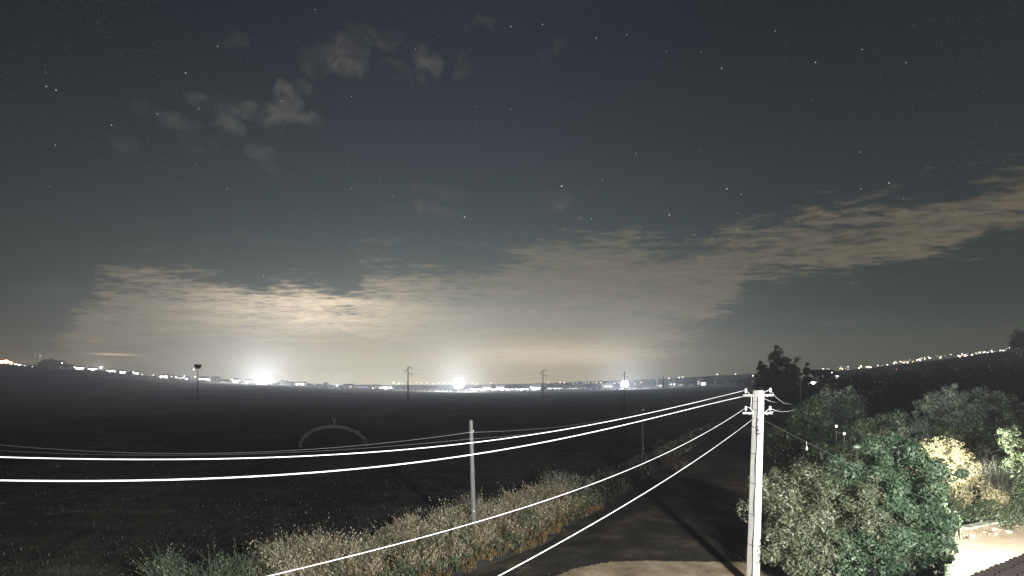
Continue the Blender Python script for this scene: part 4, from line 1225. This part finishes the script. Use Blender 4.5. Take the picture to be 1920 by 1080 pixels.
# leaning canes
for (u0, v0, u1, v1, d, lab) in ((1791, 1014, 1797, 968, 25.3, 'bamboo cane leaning the other way, middle of three by the yard'), (1802, 1003, 1799, 966, 26.0, 'upright bamboo cane nearest the yard wall'),
                                 (1785, 1006, 1789, 972, 25.8, 'short bamboo cane half hidden by the green tree')):
    a = at(u0, v0, d); b = at(u1, v1, d + .6); a.z = max(a.z, .03)
    a.z = .03
    tag(MB().tube([a, (a + b) / 2 + Vector((.02, 0, 0)), b], [.035, .032, .024], 8).build('cane', M['cane'], None, True), lab, 'cane')

# outbuilding with clay-tiled eave at the lower corner
ex, ey = .877, .481
t = empty('outbuilding', (11.05, 12.2, 0), math.atan2(ey, ex)); tag(t, 'tile-roofed outbuilding whose dark eave cuts the yard corner', 'building')
MB().box((4.5, -3.0, 1.6), (12.4, 4.6, 3.2)).build('wall', M['plaster'], t)
rf = MB().poly([(-2, .02, 3.30), (11, .02, 3.30), (11, -3.2, 4.2), (-2, -3.2, 4.2), (-2, .02, 3.22), (11, .02, 3.22), (11, -3.2, 4.1), (-2, -3.2, 4.1)],
               [(0, 1, 2, 3), (7, 6, 5, 4), (0, 4, 5, 1), (1, 5, 6, 2), (2, 6, 7, 3), (3, 7, 4, 0)]).build('roof', M['tile'], t)
tm = None
sl = math.atan2(.9, 3.22)
for row in range(4):
    for i in range(44):
        xx_ = -1.7 + i * .285; y0 = .10 - row * .40
        if tm is None:
            prof = []
            m = MB(); nseg = 6
            for e_, (yy_, rr_) in enumerate(((.0, .118), (-.44, .095))):
                for k in range(nseg + 1):
                    a = math.pi * k / nseg; m.v.append((rr_ * math.cos(a), yy_, rr_ * math.sin(a) * .8 - yy_ * .9 / 3.22))
                for k in range(nseg + 1):
                    a = math.pi * k / nseg; m.v.append(((rr_ - .016) * math.cos(a), yy_, (rr_ - .016) * math.sin(a) * .8 - yy_ * .9 / 3.22))
            q = nseg + 1
            for k in range(nseg):
                m.f.append((k, k + 1, 2 * q + k + 1, 2 * q + k)); m.f.append((q + k + 1, q + k, 3 * q + k, 3 * q + k + 1)); m.f.append((k + 1, k, q + k, q + k + 1)); m.f.append((2 * q + k, 2 * q + k + 1, 3 * q + k + 1, 3 * q + k))
            tm = m.mesh('tile')
        o = link_mesh('tile', tm, M['tile'], rf)
        o.location = (xx_ + random.uniform(-.008, .008), y0 + random.uniform(-.02, .02), 3.30 + row * .40 * .9 / 3.22 + .015 + row * .004)
        o.rotation_euler = (0, 0, random.uniform(-.02, .02))
# warm bulkhead lamp under the outbuilding eave
wl = empty('wall_lamp', (11.05 + ex * 8.0 - .481 * .6, 12.2 + ey * 8.0 + .877 * -.55, 2.75), math.atan2(ey, ex))
tag(wl, 'warm wall lamp under the tiled eave, lighting the yard', 'lamp')
MB().box((0, .0, 0), (.26, .08, .2)).build('back_plate', M['dark_metal'], wl)
MB().sphere((0, .12, 0), .10, 10, 7).build('bulb', M['lamp_warm'], wl, True)
L = bpy.data.lights.new('yard_light', 'SPOT'); L.energy = 55000; L.color = (1, .90, .74); L.shadow_soft_size = .12; L.spot_size = R(95); L.spot_blend = .5
o = bpy.data.objects.new('yard_light', L); COL.objects.link(o); o.parent = wl; o.location = (0, .30, -.05)
o.rotation_euler = (Matrix.Rotation(-math.atan2(ey, ex), 3, 'Z') @ Vector((4.6, 8.2, -2.7))).to_track_quat('-Z', 'Y').to_euler()

# ----------------------------------------------------------------- the house that carries the camera, with its white floodlight
t = empty('house', (2, -.45, 0)); tag(t, 'cream house carrying the white floodlight above the track', 'building')
MB().box((0, -4, 4.6), (22, 8, 9.2)).build('wall', M['plaster'], t)
MB().poly([(-11.4, .28, 9.2), (11.4, .28, 9.2), (11.4, -4, 11), (-11.4, -4, 11), (11.4, -8.4, 9.2), (-11.4, -8.4, 9.2)], [(0, 1, 2, 3), (3, 2, 4, 5), (1, 0, 5, 4)]).build('roof', M['tile'], t)
for xw in (-7, -2.5, 5.5):
    f = MB().box((xw, .03, 4.6), (1.2, .08, 1.5)).build('window', M['dark_metal'], t)
    MB().box((xw, .09, 3.78), (1.5, .22, .1)).build('sill', M['stone'], f)
fl = empty('floodlight', (9.0, -.38, 8.3)); tag(fl, 'white floodlight on the house wall aimed over the track', 'lamp')
MB().box((0, 0, 0), (1.3, .1, .08)).build('bracket', M['metal'], fl)
for x_ in (-.48, 0, .48):
    c = MB().box((x_, .14, 0), (.40, .14, .34)).build('lamp_housing', M['dark_metal'], fl)
    MB().box((x_, .225, 0), (.36, .02, .30)).build('lamp_glass', M['lamp_white'], c)
L = bpy.data.lights.new('house_flood', 'SPOT'); L.energy = 60000; L.color = (1, .99, .94); L.shadow_soft_size = .65; L.spot_size = R(168); L.spot_blend = .5
o = bpy.data.objects.new('house_flood', L); COL.objects.link(o); o.parent = fl; o.location = (0, .95, 0)
o.rotation_euler = Vector((.0, 1, -.16)).to_track_quat('-Z', 'Y').to_euler()

# moonless night: the one distant lamp is kept barely above zero
L = bpy.data.lights.new('night_sun', 'SUN'); L.energy = .012; L.angle = R(.5); L.color = (.85, .92, 1)
o = bpy.data.objects.new('night_sun', L); COL.objects.link(o); o.rotation_euler = (R(50), 0, R(-30))

# ----------------------------------------------------------------- night haze
def haze():
    m = bpy.data.materials.new('night_haze'); m.use_nodes = True
    N = NT(m.node_tree); N.n.clear()
    v = N.n.new('ShaderNodeVolumePrincipled')
    v.inputs['Color'].default_value = (.88, .92, 1.0, 1); v.inputs['Density'].default_value = .00030; v.inputs['Anisotropy'].default_value = .42
    out = N.n.new('ShaderNodeOutputMaterial'); N.l.new(v.outputs[0], out.inputs['Volume'])
    m.cycles.volume_sampling = 'EQUIANGULAR'
    return m


o = MB().box((0, 1000, 34), (4200, 2400, 72)).build('haze', haze())
tag(o, 'thin night haze over the whole plain', 'haze', kind='stuff')
